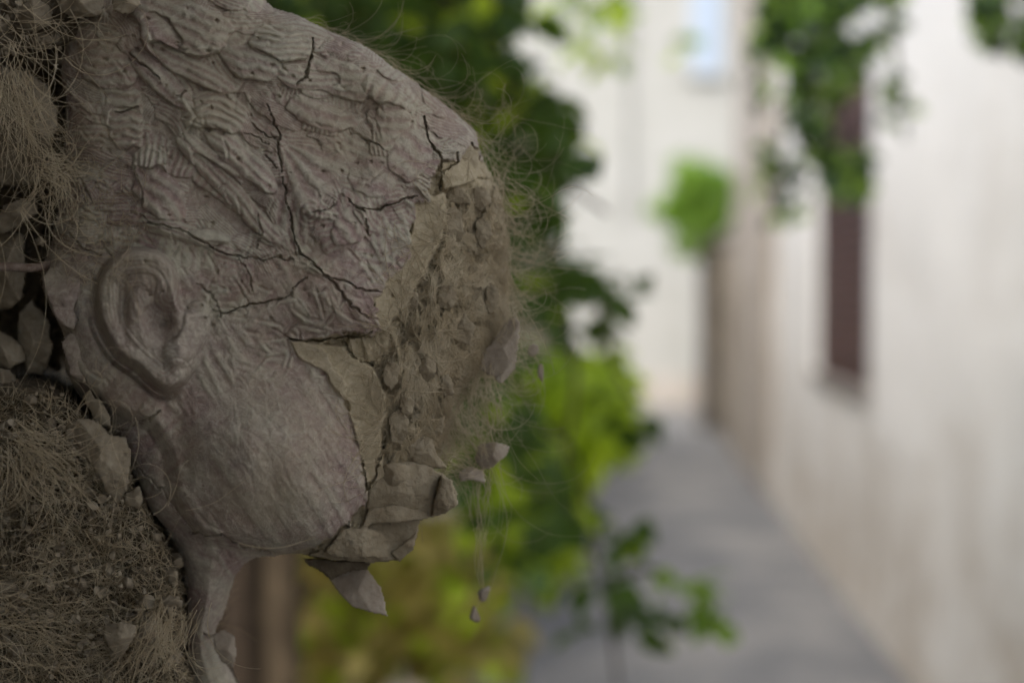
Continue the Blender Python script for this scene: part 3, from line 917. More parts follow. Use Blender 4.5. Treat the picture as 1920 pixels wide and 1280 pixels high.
# long fine drag lines over the cheek
for k in range(60):
    x0 = r_.uniform(380, 640); y0 = r_.uniform(660, 880); an = r_.uniform(0.4, 1.5); L = r_.uniform(40, 120)
    pl_ = [(x0, y0), (x0 + L * .5 * math.cos(an), y0 + L * .5 * math.sin(an)), (x0 + L * math.cos(an + .2), y0 + L * math.sin(an + .2))]
    s_ = sub(x0 + L * .4, y0 + L * .4, L)
    d_, t_ = line_d(GX[s_], GY[s_], pl_)
    g = np.exp(-(d_ / 2.4) ** 2) * np.sin(np.pi * np.clip(t_, 0, 1)); sg = r_.choice([-1, -1, 1])
    DET[s_] += 0.26 * sg * g; WORN[s_] += 0.12 * sg * g
# short gouges and torn lips of clay everywhere above the cheek
for k in range(190):
    x0 = r_.uniform(110, 790); y0 = r_.uniform(-60, 720)
    if r_.random() < 0.25: x0 = r_.uniform(380, 700); y0 = r_.uniform(480, 650)
    an = flow(x0, y0) + r_.gauss(0, 0.6); L = r_.uniform(14, 70); c_ = r_.uniform(-.6, .6)
    pl_ = [(x0, y0), (x0 + L * .5 * math.cos(an), y0 + L * .5 * math.sin(an)), (x0 + L * math.cos(an + c_), y0 + L * math.sin(an + c_))]
    s_ = sub(x0, y0, L + 10)
    if GX[s_].size == 0: continue
    d_, t_ = line_d(GX[s_], GY[s_], pl_)
    env = np.sin(np.pi * np.clip(t_, 0.02, 0.98)) ** 0.6
    # signed side for an overhanging lip
    side = np.sign((GX[s_] - x0) * -math.sin(an) + (GY[s_] - y0) * math.cos(an))
    DET[s_] += env * (-1.5 * np.exp(-(d_ / 2.4) ** 2) + 0.9 * np.exp(-((d_ - 5) / 4.0) ** 2) * (side > 0)) * r_.uniform(0.4, 1.1)
    WORN[s_] += env * 0.4 * np.exp(-((d_ - 5) / 3.5) ** 2) * (side > 0)
# crumbly fine relief
DET += (vnoise(GX, GY, 9, 47, octv=3) - 0.5) * (1.0 - 0.9 * cheekin) * (0.5 + 0.5 * hair)
DET += (vnoise(GX, GY, 40, 48, octv=3) - 0.5) * 2.2

# ---- ear
EAR = smooth_poly([(196, 495), (225, 470), (262, 463), (305, 472), (330, 500), (336, 540), (345, 575), (385, 585), (408, 610), (398, 650), (372, 690), (345, 722), (312, 733), (282, 716), (256, 690), (222, 668), (196, 630), (180, 585), (178, 535)], True, 4)
esd = poly_sd(GX, GY, EAR)
front = sstep(GX, 330, 385) * sstep(GY, 560, 600)                # the front merges with the cheek
plate = sstep(esd, -3, 14) * (1 - front)
em = sstep(esd, -2, 8)
DET = DET * (1 - em * 0.82)
Hh += plate * 12
rim = smooth_poly([(318, 556), (322, 520), (300, 492), (262, 482), (222, 492), (200, 520), (197, 560), (204, 610), (232, 652), (270, 690), (305, 716), (330, 700)], False, 5)
d_, t_ = line_d(GX, GY, rim)
Hh += 4.6 * np.sqrt(np.clip(1 - (d_ / 28) ** 2, 0, 1)) * (0.75 + 0.25 * np.sin(np.pi * t_)) * sstep(esd, -4, 10)
anti = smooth_poly([(238, 522), (268, 520), (290, 540), (268, 556), (250, 580), (256, 615), (285, 645), (318, 668), (345, 668)], False, 5)
d2_, t2_ = line_d(GX, GY, anti)
Hh += 3.0 * np.sqrt(np.clip(1 - (d2_ / 22) ** 2, 0, 1)) * sstep(esd, 0, 12)
tr_ = smooth_poly([(372, 590), (366, 620), (352, 645), (330, 660)], False, 5)
d3_, _ = line_d(GX, GY, tr_)
Hh += 5.0 * np.sqrt(np.clip(1 - (d3_ / 26) ** 2, 0, 1))
Hh -= 11 * np.exp(-(((GX - 302) / 20) ** 2 + ((GY - 590) / 34) ** 2))
Hh -= 4 * np.exp(-(((GX - 300) / 34) ** 2 + ((GY - 640) / 26) ** 2))
Hh -= 8 * np.exp(-(((GX - 313) / 9) ** 2 + ((GY - 606) / 9) ** 2))
Hh -= 5 * np.exp(-(((GX - 232) / 9) ** 2 + ((GY - 575) / 48) ** 2))
# combing along the rim
erw = 6 * (vnoise(GX, GY, 45, 67, octv=3) - 0.5); era = np.clip(2.2 * vnoise(GX, GY, 55, 68, octv=2) - 0.6, 0, 1.2)
wv = np.sin((d_ + erw) * 0.8) * 0.26 * era * em * (d_ < 34) + em * 2.6 * (vnoise(GX, GY, 22, 69, octv=4, pers=.65) - 0.5) + em * 1.2 * (vnoise(GX, GY, 8, 70, aniso=4, ang=1.2, octv=2) - 0.5)
DET += wv + em * 0.2 * era * np.sin((d2_ + erw) * 0.9) * (d2_ < 22)
WORN = WORN * (1 - em) + em * (0.5 + 0.22 * era * np.sin((d_ + erw) * 0.8) + 0.2 * (vnoise(GX, GY, 30, 66) - 0.5))
# dark gap behind the ear
g_ = np.exp(-((esd + 9) / 9) ** 2) * (1 - sstep(GX, 300, 345)) * sstep(GY, 500, 640)
Hh -= 9 * g_

# ---- cracks
CRACKS = [  # points, half width px, depth mm
    ([(588, 68), (585, 108), (575, 145), (560, 160)], 3.4, 9), ([(500, 195), (515, 228), (523, 262), (524, 320), (535, 360), (545, 410), (553, 450), (560, 478)], 2.8, 8),
    ([(405, 470), (440, 480), (480, 484), (548, 485)], 2.0, 6), ([(556, 474), (585, 492), (602, 512), (636, 543), (664, 575), (692, 594)], 4.5, 6),
    ([(600, 510), (640, 527), (690, 545), (716, 549)], 3.4, 5), ([(665, 388), (708, 394), (738, 380), (782, 372)], 2.6, 7),
    ([(798, 222), (806, 262), (824, 290), (831, 322), (828, 356)], 4.0, 9), ([(862, 285), (858, 305)], 4.5, 8), ([(832, 330), (850, 312), (862, 300)], 1.6, 4),
    ([(415, 592), (450, 576), (490, 569), (540, 556), (575, 520)], 2.2, 6), ([(538, 632), (560, 637), (620, 634), (665, 634), (700, 626)], 3.4, 9),
    ([(640, 640), (662, 665), (700, 684)], 3.6, 8), ([(588, 402), (625, 385)], 1.8, 5), ([(254, 877), (300, 915), (328, 945), (362, 996)], 1.8, 4),
    ([(205, 808), (250, 800), (300, 770)], 2.0, 5), ([(362, 1000), (410, 1000), (450, 1020), (540, 1040), (610, 1050)], 3.0, 7),
    ([(262, 402), (300, 425), (340, 428), (372, 452), (402, 470)], 2.6, 6), ([(270, 385), (262, 350), (252, 310)], 2.6, 5),
    ([(685, 920), (712, 888), (706, 862), (722, 832), (740, 800)], 4.0, 9), ([(700, 905), (760, 888), (800, 862)], 3.0, 7), ([(600, 1040), (650, 1045), (700, 1052)], 4, 9),
    ([(470, 235), (500, 255), (523, 262)], 1.8, 5), ([(455, 250), (480, 262), (500, 268)], 1.8, 4), ([(655, 370), (672, 392), (684, 396)], 2.8, 6),
    ([(680, 262), (700, 268), (718, 282)], 2.5, 5), ([(240, 100), (262, 120), (300, 150)], 2.6, 5), ([(330, 180), (350, 170)], 3.5, 6), ([(505, 285), (505, 300), (514, 312)], 2.2, 5),
    ([(480, 400), (490, 440), (478, 470)], 1.6, 4), ([(440, 478), (470, 520), (474, 548)], 1.6, 4), ([(385, 1190), (410, 1200)], 3, 5), ([(690, 440), (684, 410)], 2.6, 6),
    ([(222, 212), (240, 206), (262, 200)], 2.4, 5), ([(370, 530), (400, 560), (415, 592)], 1.6, 4), ([(120, 300), (150, 330), (170, 380)], 2.0, 4), ([(130, 440), (160, 470), (190, 480)], 2.2, 5),
]
jx = (vnoise(GX, GY, 22, 91, octv=4, pers=.6) - 0.5) * 20; jy = (vnoise(GX, GY, 22, 92, octv=4, pers=.6) - 0.5) * 20
CR = np.zeros_like(GX)
for (p_, w_, dp) in CRACKS:
    P_ = np.array(p_); c_ = P_.mean(0); r0 = np.abs(P_ - c_).max() + 30
    s_ = sub(c_[0], c_[1], r0)
    d_, t_ = line_d(GX[s_] + jx[s_], GY[s_] + jy[s_], p_)
    w2 = 0.36 * w_ * (0.35 + 0.75 * vnoise(GX[s_], GY[s_], 30, 93, octv=2) ** 1.3 * 1.5) * (0.35 + 0.65 * np.sin(np.pi * np.clip(t_, .03, .97)) ** 0.5)
    g = np.clip(1 - (d_ / (w2 + 1.0)) ** 2, 0, 1) ** 0.5
    CR[s_] = np.maximum(CR[s_], g * dp * 0.68)
    DET[s_] += 0.5 * np.exp(-((d_ - w2 - 3) / 3) ** 2)          # slightly lifted lips
# random pin holes
for k in range(150):
    x0, y0 = r_.uniform(140, 900), r_.uniform(-40, 620)
    s_ = sub(x0, y0, 10)
    if GX[s_].size == 0: continue
    CR[s_] = np.maximum(CR[s_], r_.uniform(1.5, 4) * np.exp(-(((GX[s_] - x0) / r_.uniform(1.8, 4)) ** 2 + ((GY[s_] - y0) / r_.uniform(1.5, 3)) ** 2)))

# ---- bare fibrous face
bare = (1 - painted) * (1 - smoothreg)
fang = 1.25
fib = vnoise(GX, GY, 9, 301, aniso=6, ang=1.35, octv=3)
fib2 = vnoise(GX, GY, 9, 302, aniso=6, ang=2.1, octv=3)
fsel = sstep(vnoise(GX, GY, 70, 303, octv=2), 0.4, 0.6)
fl = vnoise(GX, GY, 60, 304, octv=4)
DETb = (fib * fsel + fib2 * (1 - fsel) - 0.5) * 5.5 + (fl - 0.5) * 16 - 2 - 5 * sstep(vnoise(GX, GY, 34, 306, octv=3, ridged=True), 0.72, 0.9)
# long hollows of the pulled-away face
hol = smooth_poly([(835, 390), (820, 460), (790, 540), (770, 590), (755, 640)], False, 4)
d_, t_ = line_d(GX, GY, hol); DETb -= 5 * np.exp(-(d_ / 9) ** 2)
for (x0, y0) in [(772, 628), (784, 622), (779, 640), (712, 594), (730, 870), (756, 610)]:
    DETb -= 7 * np.exp(-(((GX - x0) / 4.5) ** 2 + ((GY - y0) / 4.5) ** 2))
smd = (vnoise(GX, GY, 50, 305, octv=4) - 0.5) * 1.6
DET = DET * painted + (1 - painted) * (DETb * (1 - smoothreg) + smd * smoothreg)

TOT = Hh + DET - CR
painted = painted * (1 - np.clip(CR / 6, 0, 1) * 0.7)
WORN = np.clip(WORN, -0.3, 1.3)


def hsurf(px, py):
    i = np.clip(((np.asarray(px) - xs[0]) / STEP).astype(int), 0, len(xs) - 1)
    j = np.clip(((np.asarray(py) - ysg[0]) / STEP).astype(int), 0, len(ysg) - 1)
    return TOT[i, j]


hb = W(420, 1350, 30)
tH = thing('broken_clay_head', 'life-size broken clay head in profile with combed hair, one ear, and a torn-away straw-stuffed face', 'sculpture', tuple(hb))
VW = W(GX, GY, TOT)
IDX = np.arange(GX.size).reshape(GX.shape)
cell = mask[:-1, :-1] & mask[1:, :-1] & mask[1:, 1:] & mask[:-1, 1:]
cx_ = (GX[:-1, :-1] + STEP / 2); cy_ = (GY[:-1, :-1] + STEP / 2)
TEMPLE = [(415, 592), (450, 576), (490, 569), (540, 556), (575, 515), (600, 512), (636, 543), (664, 575), (705, 600), (712, 606), (700, 630), (545, 636), (430, 640)]
BROW = [(523, 262), (524, 320), (535, 360), (545, 410), (556, 474), (585, 492), (640, 527), (716, 549), (790, 440), (782, 372), (738, 380), (708, 394), (665, 388), (620, 330)]
part_id = np.zeros(cell.shape, int)                                # 0 = crown
part_id[(poly_sd(cx_, cy_, BROW) > 0)] = 1
part_id[(poly_sd(cx_, cy_, TEMPLE) > 0)] = 2
part_id[(poly_sd(cx_, cy_, CHEEK) > 0)] = 3
NK = [(118, 640), (180, 660), (245, 700), (310, 740), (322, 800), (330, 880), (358, 945), (410, 992), (480, 1012), (540, 1026), (640, 1030), (640, 1400), (50, 1400), (50, 640)]
part_id[(poly_sd(cx_, cy_, NK) > 0) & (part_id != 3)] = 4
part_id[(poly_sd(cx_, cy_, EAR) > 0)] = 5
pm = (painted[:-1, :-1] < 0.35) & (cx_ > 540) & (CR[:-1, :-1] < 0.6)
part_id[pm] = 6
names = ['crown_of_hair', 'brow_shard', 'temple_shard', 'cheek', 'neck', 'ear', 'exposed_core']
labels = [None, None, 'lilac-tinted wedge-shaped shard over the cheekbone', 'smooth rounded cheek', None, None, 'bare tan clay and straw where the face has broken away']
for pid in range(7):
    c = cell & (part_id == pid)
    i, j = np.nonzero(c)
    F = np.stack([IDX[i, j], IDX[i, j + 1], IDX[i + 1, j + 1], IDX[i + 1, j]], -1)
    used, invx = np.unique(F.ravel(), return_inverse=True)
    me = mesh_np(names[pid], VW.reshape(-1, 3)[used], invx.reshape(-1, 4))
    attr(me, 'worn', WORN.ravel()[used]); attr(me, 'painted', painted.ravel()[used])
    o = add(names[pid], me, M_clay, tH)
    if labels[pid]: o['label'] = labels[pid]

# closed back: everything behind the rim is a rough earth body
sub_ = 6
bx_, by_ = GX[::sub_, ::sub_], GY[::sub_, ::sub_]
bm_ = (sd[::sub_, ::sub_] > 6)
bH = 22 - 60 * np.sqrt(np.clip(sd[::sub_, ::sub_] / 260, 0, 1)) + (vnoise(bx_, by_, 60, 400) - 0.5) * 12
bH = np.minimum(bH, TOT[::sub_, ::sub_] - 6)
Vb = W(bx_, by_, bH); Ib = np.arange(bx_.size).reshape(bx_.shape)
cb = bm_[:-1, :-1] & bm_[1:, :-1] & bm_[1:, 1:] & bm_[:-1, 1:]
i, j = np.nonzero(cb)
F = np.stack([Ib[i, j], Ib[i + 1, j], Ib[i + 1, j + 1], Ib[i, j + 1]], -1)
# skirt from the rim of the front grid backwards
e = {}
ci, cj = np.nonzero(cell)
Fa = np.stack([IDX[ci, cj], IDX[ci, cj + 1], IDX[ci + 1, cj + 1], IDX[ci + 1, cj]], -1)
E = np.concatenate([Fa[:, [0, 1]], Fa[:, [1, 2]], Fa[:, [2, 3]], Fa[:, [3, 0]]])
key = np.sort(E, 1); key = key[:, 0].astype(np.int64) * GX.size + key[:, 1]
uq, ix, cnt = np.unique(key, return_index=True, return_counts=True)
Eb = E[ix[cnt == 1]]
vv = np.unique(Eb); mp = {v: k for k, v in enumerate(vv)}
gx_, gy_ = GX.ravel()[vv], GY.ravel()[vv]
top_ = VW.reshape(-1, 3)[vv]; bot_ = W(gx_ * 0.985 + 430 * 0.015, gy_ * 0.985 + 520 * 0.015, np.minimum(8, TOT.ravel()[vv] - 8))
n0 = len(vv)
Fs = np.array([(mp[a] + 0, mp[b_], n0 + mp[b_], n0 + mp[a]) for a, b_ in Eb])
add('rear_body', mesh_np('rear_body', np.vstack([top_, bot_, Vb.reshape(-1, 3)]), np.vstack([Fs, F + 2 * n0])), M_core, tH)


# ---- faceted pieces (flakes, lips, chunks): closed patch with its own thickness
def patch(name, poly, h0, mat, parent=None, thick=5, tilt=(0, 0), facets=4, fh=3.0, seed=0, rough=0.8, step=2.5, bev=4, label=None, uv=None):
    P = np.array(poly, float)
    lo = P.min(0) - step; hi = P.max(0) + step
    ax = np.arange(lo[0], hi[0] + step, step); ay = np.arange(lo[1], hi[1] + step, step)
    X, Y = np.meshgrid(ax, ay, indexing='ij')
    s = poly_sd(X, Y, P) + (vnoise(X, Y, 20, seed + 500, octv=5, pers=0.65) - 0.5) * 9 * rough
    m = s > 0
    c = P.mean(0); r = random.Random(seed); ext = max(hi - lo) / 2
    h = np.full(X.shape, 1e9)
    for k in range(facets):
        a = 2 * math.pi * k / facets + r.uniform(-.5, .5); sl = r.uniform(0.5, 1.8) * fh / ext
        off = fh * r.uniform(0.0, 0.35)
        h = np.minimum(h, off - sl * ((X - c[0]) * math.cos(a) + (Y - c[1]) * math.sin(a)))
    h = h0 + h + tilt[0] * (X - c[0]) + tilt[1] * (Y - c[1]) + (vnoise(X, Y, 26, seed + 501, octv=5, pers=0.6) - 0.5) * 3.6 * rough
    h -= thick * 0.5 * (1 - np.sqrt(np.clip(1 - (1 - np.clip(s / bev, 0, 1)) ** 2, 0, 1)))
    I = np.arange(X.size).reshape(X.shape)
    ce = m[:-1, :-1] & m[1:, :-1] & m[1:, 1:] & m[:-1, 1:]
    i, j = np.nonzero(ce)
    if len(i) == 0: return None
    F = np.stack([I[i, j], I[i, j + 1], I[i + 1, j + 1], I[i + 1, j]], -1)
    back = h - thick * (0.6 + 0.4 * np.clip(s / 20, 0, 1))
    n = X.size
    E = np.concatenate([F[:, [0, 1]], F[:, [1, 2]], F[:, [2, 3]], F[:, [3, 0]]])
    key = np.sort(E, 1); key = key[:, 0] * n + key[:, 1]
    uq, ix, cnt = np.unique(key, return_index=True, return_counts=True)
    Eb = E[ix[cnt == 1]]
    V = np.vstack([W(X, Y, h).reshape(-1, 3), W(X, Y, back).reshape(-1, 3)])
    Fall = np.vstack([F, F[:, ::-1] + n, np.stack([Eb[:, 1], Eb[:, 0], Eb[:, 0] + n, Eb[:, 1] + n], -1)])
    used, inv = np.unique(Fall.ravel(), return_inverse=True)
    me = mesh_np(name, V[used], inv.reshape(-1, 4))
    if mat == M_clay:
        pv = 1.0 if uv is None else uv
        attr(me, 'painted', np.full(len(used), pv)); attr(me, 'worn', np.full(len(used), 0.4))
    o = add(name, me, mat, parent)
    if label: o['label'] = label
    return o


patch('upper_lip', [(684, 955), (690, 915), (712, 885), (725, 868), (762, 862), (800, 868), (836, 890), (856, 915), (860, 945), (835, 962), (808, 972), (770, 968), (720, 962)], 72, M_tan, tH, 26, (-0.06, 0.0), 5, 9, 11, label='jutting broken lips of bare clay')
patch('lip_edge', [(708, 905), (716, 872), (735, 862), (768, 872), (770, 900), (740, 915)], 76, M_tan, tH, 12, (-0.05, -0.03), 4, 5, 12)
patch('lip_edge', [(770, 868), (776, 830), (790, 815), (812, 822), (820, 850), (845, 880), (810, 878)], 66, M_tan, tH, 12, (-0.03, -0.03), 4, 6, 13)
patch('chin', [(650, 1005), (690, 968), (740, 960), (790, 968), (782, 1005), (772, 1035), (742, 1052), (690, 1056), (630, 1050), (572, 1040), (600, 1030)], 70, M_tan, tH, 28, (-0.05, 0.03), 4, 9, 14, label='broken chin in rough tan clay')
patch('chin_fragment', [(728, 1035), (770, 1005), (786, 985), (776, 1030), (748, 1053)], 74, M_tan, tH, 8, (-0.05, 0.06), 3, 4, 15)
patch('lip_edge', [(826, 888), (848, 900), (860, 945), (836, 962), (806, 970), (812, 940)], 78, M_tan, tH, 22, (0.08, 0.02), 3, 6, 32)
patch('lip_edge', [(690, 950), (740, 945), (800, 955), (806, 972), (760, 978), (700, 985), (670, 1000)], 74, M_tan, tH, 14, (0, 0.06), 4, 5, 33)
patch('chin_fragment', [(562, 1044), (620, 1048), (700, 1052), (690, 1068), (652, 1072), (622, 1088), (600, 1072), (578, 1062)], 56, M_core, tH, 14, (0, 0.0), 4, 6, 34)
patch('chin_fragment', [(640, 990), (690, 985), (740, 1010), (730, 1045), (670, 1050), (600, 1040)], 78, M_tan, tH, 12, (-0.05, 0.0), 5, 7, 35, 1.2)
for k_, (x_, y_, a_, b_) in enumerate([(745, 800, 22, 34), (775, 835, 20, 24), (735, 700, 16, 26), (850, 420, 20, 34), (905, 430, 16, 30), (870, 620, 22, 30), (800, 690, 20, 24), (920, 560, 16, 26), (820, 780, 16, 28), (860, 370, 24, 16), (905, 370, 18, 22), (775, 560, 14, 22), (840, 560, 18, 26), (838, 720, 14, 22), (760, 760, 14, 18)]):
    a_ *= 1.3; b_ *= 1.3; rr0 = random.Random(k_ + 3); m_ = rr0.randint(5, 7); t0 = rr0.uniform(0, 6)
    pl_ = [(x_ + a_ * rr0.uniform(.65, 1.15) * math.cos(t0 + q_ * 6.283 / m_), y_ + b_ * rr0.uniform(.65, 1.1) * math.sin(t0 + q_ * 6.283 / m_)) for q_ in range(m_)]
    patch('face_flake', pl_, float(hsurf(x_, y_)) + 4.5, M_tan, tH, 3.5, (rr0.uniform(-.08, .04), rr0.uniform(-.06, .06)), 3, 2.2, 900 + k_, 1.3, 2.5, 2)
patch('hanging_flake', [(610, 1075), (626, 1058), (660, 1052), (690, 1066), (716, 1100), (729, 1156), (700, 1150), (660, 1138), (634, 1112)], 52, M_flake, tH, 5, (0.02, 0.05), 3, 5, 16, 0.5, 2.5, label='leaf-shaped flake hanging under the chin')
patch('neck_flake', [(398, 1188), (418, 1178), (440, 1192), (446, 1225), (436, 1256), (412, 1240), (402, 1215)], 40, M_flake, tH, 7, (0, 0), 3, 5, 17)
patch('face_flake', [(650, 640), (690, 632), (730, 634), (752, 655), (748, 676), (718, 684), (690, 680), (668, 664)], 70, M_clay, tH, 5, (-0.10, -0.04), 3, 4, 18, 0.6, 2.5, label='small lilac flake lifting off beside the cheekbone')
patch('face_flake', [(872, 460), (886, 452), (893, 480), (888, 520), (876, 548), (866, 540), (862, 500)], 44, M_chunk, tH, 4, (-0.1, 0), 3, 3, 19, 0.6, 2.5)
patch('face_flake', [(862, 545), (872, 530), (892, 548), (884, 580), (868, 575)], 44, M_flake, tH, 4, (-0.1, 0), 3, 3, 20, 0.6, 2.5)
patch('face_flake', [(890, 520), (902, 510), (908, 535), (896, 552)], 42, M_flake, tH, 4, (-0.1, 0), 3, 3, 21, 0.6, 2.5)
patch('face_flake', [(850, 300), (880, 268), (900, 290), (895, 330), (858, 330)], 52, M_clay, tH, 4, (-0.08, 0), 3, 3, 22, 0.6, 2.5, uv=0.1)
patch('nose_flake', [(934, 622), (948, 600), (966, 590), (976, 606), (974, 640), (962, 676), (938, 712), (912, 704), (892, 688), (892, 660), (918, 645)], 44, M_flake, tH, 4.5, (0.04, 0.0), 3, 6, 23, 0.5, 2.5, label='large curled flake at the missing nose')
patch('nose_flake', [(924, 712), (944, 690), (964, 660), (972, 640), (968, 690), (942, 722)], 38, M_flake, tH, 3, (0, 0), 2, 3, 24, 0.5, 2.5)
patch('mouth_flake', [(888, 862), (896, 832), (930, 826), (958, 836), (950, 856), (925, 878), (905, 882)], 36, M_flake, tH, 4, (0.05, 0.0), 3, 5, 25, 0.5, 2.5, label='triangular flake standing out in front of the mouth')
patch('mouth_flake', [(858, 885), (880, 872), (905, 880), (912, 905), (880, 900), (862, 905)], 40, M_flake, tH, 4, (0, 0.05), 3, 4, 26, 0.5, 2.5)
patch('ear_shard', [(76, 520), (92, 500), (125, 492), (150, 505), (155, 545), (140, 580), (150, 600), (138, 622), (116, 612), (100, 590), (88, 560)], 88, M_clay, tH, 9, (0.03, 0.0), 4, 8, 27, 1.0, 2.5, label='jagged shard of painted clay behind the ear')
patch('ear_shard', [(112, 640), (130, 622), (160, 640), (178, 690), (160, 720), (130, 700)], 80, M_clay, tH, 9, (0.03, 0.0), 4, 6, 28, 1.0, 2.5)


# ------------------------------------------------------------------ fibres
def strands(name, P, rad, mat, parent, sides=3, label=None):
    """P (n,k,3) world polylines -> one mesh of thin tubes"""
    n, k, _ = P.shape
    T = np.gradient(P, axis=1); T /= np.linalg.norm(T, axis=2, keepdims=True) + 1e-12
    up = np.array([0.21, 0.93, 0.31])
    A = np.cross(T, up); A /= np.linalg.norm(A, axis=2, keepdims=True) + 1e-12
    B = np.cross(T, A)
    rr_ = 1.05 * (np.ones((n, 1)) * rad if np.ndim(rad) == 0 else np.asarray(rad)[:, None]) * np.linspace(1, 0.45, k)[None]
    an = np.linspace(0, 2 * math.pi, sides, endpoint=False)
    V = P[:, :, None] + rr_[:, :, None, None] * (np.cos(an)[None, None, :, None] * A[:, :, None] + np.sin(an)[None, None, :, None] * B[:, :, None])
    I = np.arange(n * k * sides).reshape(n, k, sides)
    I2 = np.roll(I, -1, axis=2)
    F = np.stack([I[:, :-1], I2[:, :-1], I2[:, 1:], I[:, 1:]], -1).reshape(-1, 4)
    o = add(name, mesh_np(name, V.reshape(-1, 3), F), mat, parent)
    o['kind'] = 'stuff'
    if label: o['label'] = label
    return o


def walk(x, y, h, ang, L, k=11, curl=0.5, wob=0.25, lift=0.0, surf=None, off=1.0, dh=0.0, grav=0.0):
    """curly planar walk in picture pixels; returns (n,k,3) of px,py,h"""
    n = len(x)
    st = (L / (k - 1))
    cur = rng.normal(0, curl, n) / k
    a = ang.copy(); X = [x]; Y = [y]; Hs = [h]
    hz = h.copy(); dv = rng.normal(dh, 0.6, n)
    for i in range(1, k):
        cur = cur + rng.normal(0, wob, n) / k * 2
        a = a + cur
        if grav: a = a + grav * np.sin(math.pi / 2 - a) / k
        X.append(X[-1] + st * np.cos(a)); Y.append(Y[-1] + st * np.sin(a))
        hz = hz + dv * st * 0.08
        if surf is not None:
            s = surf(X[-1], Y[-1])
            hz = np.where(s > -50, np.maximum(s + off, s * 0.6 + hz * 0.4), hz)
        Hs.append(hz.copy())
    return np.stack([np.array(X).T, np.array(Y).T, np.array(Hs).T], -1)


def W3(P): return W(P[..., 0], P[..., 1], P[..., 2])


def pick(poly, n, seed):
    r = np.random.default_rng(seed); P = np.array(poly, float); ox = []; oy = []
    while len(ox) < n:
        x = r.uniform(P[:, 0].min(), P[:, 0].max(), 500); y = r.uniform(P[:, 1].min(), P[:, 1].max(), 500)
        k = poly_sd(x, y, poly) > 0
        ox += list(x[k]); oy += list(y[k])
    return np.array(ox[:n]), np.array(oy[:n])


FACE = [(850, 350), (940, 360), (955, 440), (955, 560), (940, 640), (900, 690), (862, 760), (835, 830), (790, 860), (730, 850), (722, 740), (712, 690), (755, 640), (730, 620), (790, 540), (830, 460)]
x, y = pick(FACE, 2000, 1)
ang = np.where(rng.random(2000) < 0.72, rng.normal(1.75, 0.4, 2000), rng.uniform(0, 6.28, 2000))
h = hsurf(x, y) + 1.0
P = walk(x, y, h, ang, rng.uniform(40, 200, 2000), 12, 0.8, 0.5, surf=hsurf, off=0.6, dh=0.3)
strands('face_fibre', W3(P), rng.uniform(0.00007, 0.00024, 2000), M_fibre, tH, label='matted tan fibres over the torn face')
# fringe along the rim of the face and the crown
E1 = smooth_poly([(560, 28), (640, 60), (720, 100), (790, 150), (860, 205), (905, 260), (945, 350), (958, 450), (958, 560), (940, 640), (900, 700), (860, 780), (850, 840)], False, 8)
n = 340
ti = rng.uniform(0, len(E1) - 1.001, n); i0 = ti.astype(int); f = ti - i0
q = E1[i0] * (1 - f)[:, None] + E1[i0 + 1] * f[:, None]
tn = E1[np.minimum(i0 + 1, len(E1) - 1)] - E1[i0]
ta = np.arctan2(tn[:, 1], tn[:, 0])
P = walk(q[:, 0] - rng.uniform(0, 14, n), q[:, 1] + rng.uniform(-2, 10, n), np.full(n, 30.) + rng.normal(0, 8, n), ta + rng.normal(-0.05, 0.33, n), rng.uniform(40, 210, n), 14, 0.9, 0.5)
strands('edge_fibre', W3(P), rng.uniform(0.00006, 0.00018, n), M_fibre, tH)
# long stray hairs at the right
n = 90
x = rng.uniform(860, 975, n); y = rng.uniform(150, 700, n)
P = walk(x, y, rng.normal(15, 12, n), rng.normal(0.9, 0.9, n), rng.uniform(80, 260, n), 16, 1.6, 0.9, grav=0.6)
strands('stray_fibre', W3(P), rng.uniform(0.00008, 0.00014, n), M_fibre, tH)
n = 60
x = rng.uniform(845, 950, n); y = rng.uniform(640, 900, n)
P = walk(x, y, rng.normal(18, 8, n), rng.normal(1.5, 0.5, n), rng.uniform(60, 260, n), 16, 1.2, 0.7, grav=0.8)
strands('stray_fibre', W3(P), rng.uniform(0.00008, 0.00014, n), M_fibre, tH)
# strands that carry the loose flakes in front of the nose and mouth
def carry(n, a, b_, ha, hb, sp, name='stray_fibre'):
    t = np.linspace(0, 1, 12)[None, :, None]
    A_ = np.stack([rng.normal(a[0], sp * 1.6, n), rng.normal(a[1], sp * 1.6, n), np.full(n, ha)], -1)[:, None]
    B_ = np.stack([rng.normal(b_[0], sp * .7, n), rng.normal(b_[1], sp * .7, n), np.full(n, hb)], -1)[:, None]
    bow = rng.normal(0, sp * 1.5, (n, 1, 3)) * np.sin(np.pi * t) + rng.normal(0, sp * .5, (n, 1, 3)) * np.sin(2 * np.pi * t)
    strands(name, W3(A_ * (1 - t) + B_ * t + bow * np.array([1, 1, .1])), rng.uniform(0.00007, 0.00018, n), M_fibre, tH)
carry(34, (858, 770), (912, 850), 40, 37, 12)
carry(20, (840, 870), (890, 885), 55, 38, 10)
carry(26, (935, 560), (945, 640), 45, 44, 12)
carry(16, (925, 700), (930, 835), 42, 36, 9)
carry(14, (905, 890), (900, 1020), 36, 20, 10)
carry(8, (902, 1000), (908, 1110), 20, 12, 5)
# fine hairs on crown, above ear
n = 150
x, y = pick([(100, 290), (220, 290), (260, 470), (180, 560), (90, 540)], n, 5)
P = walk(x, y, hsurf(x, y) + 3, rng.uniform(0, 6.28, n), rng.uniform(40, 150, n), 14, 1.8, 0.8, surf=hsurf, off=1.0, dh=1.2)
strands('stray_fibre', W3(P), rng.uniform(0.00009, 0.00015, n), M_fibre, tH)

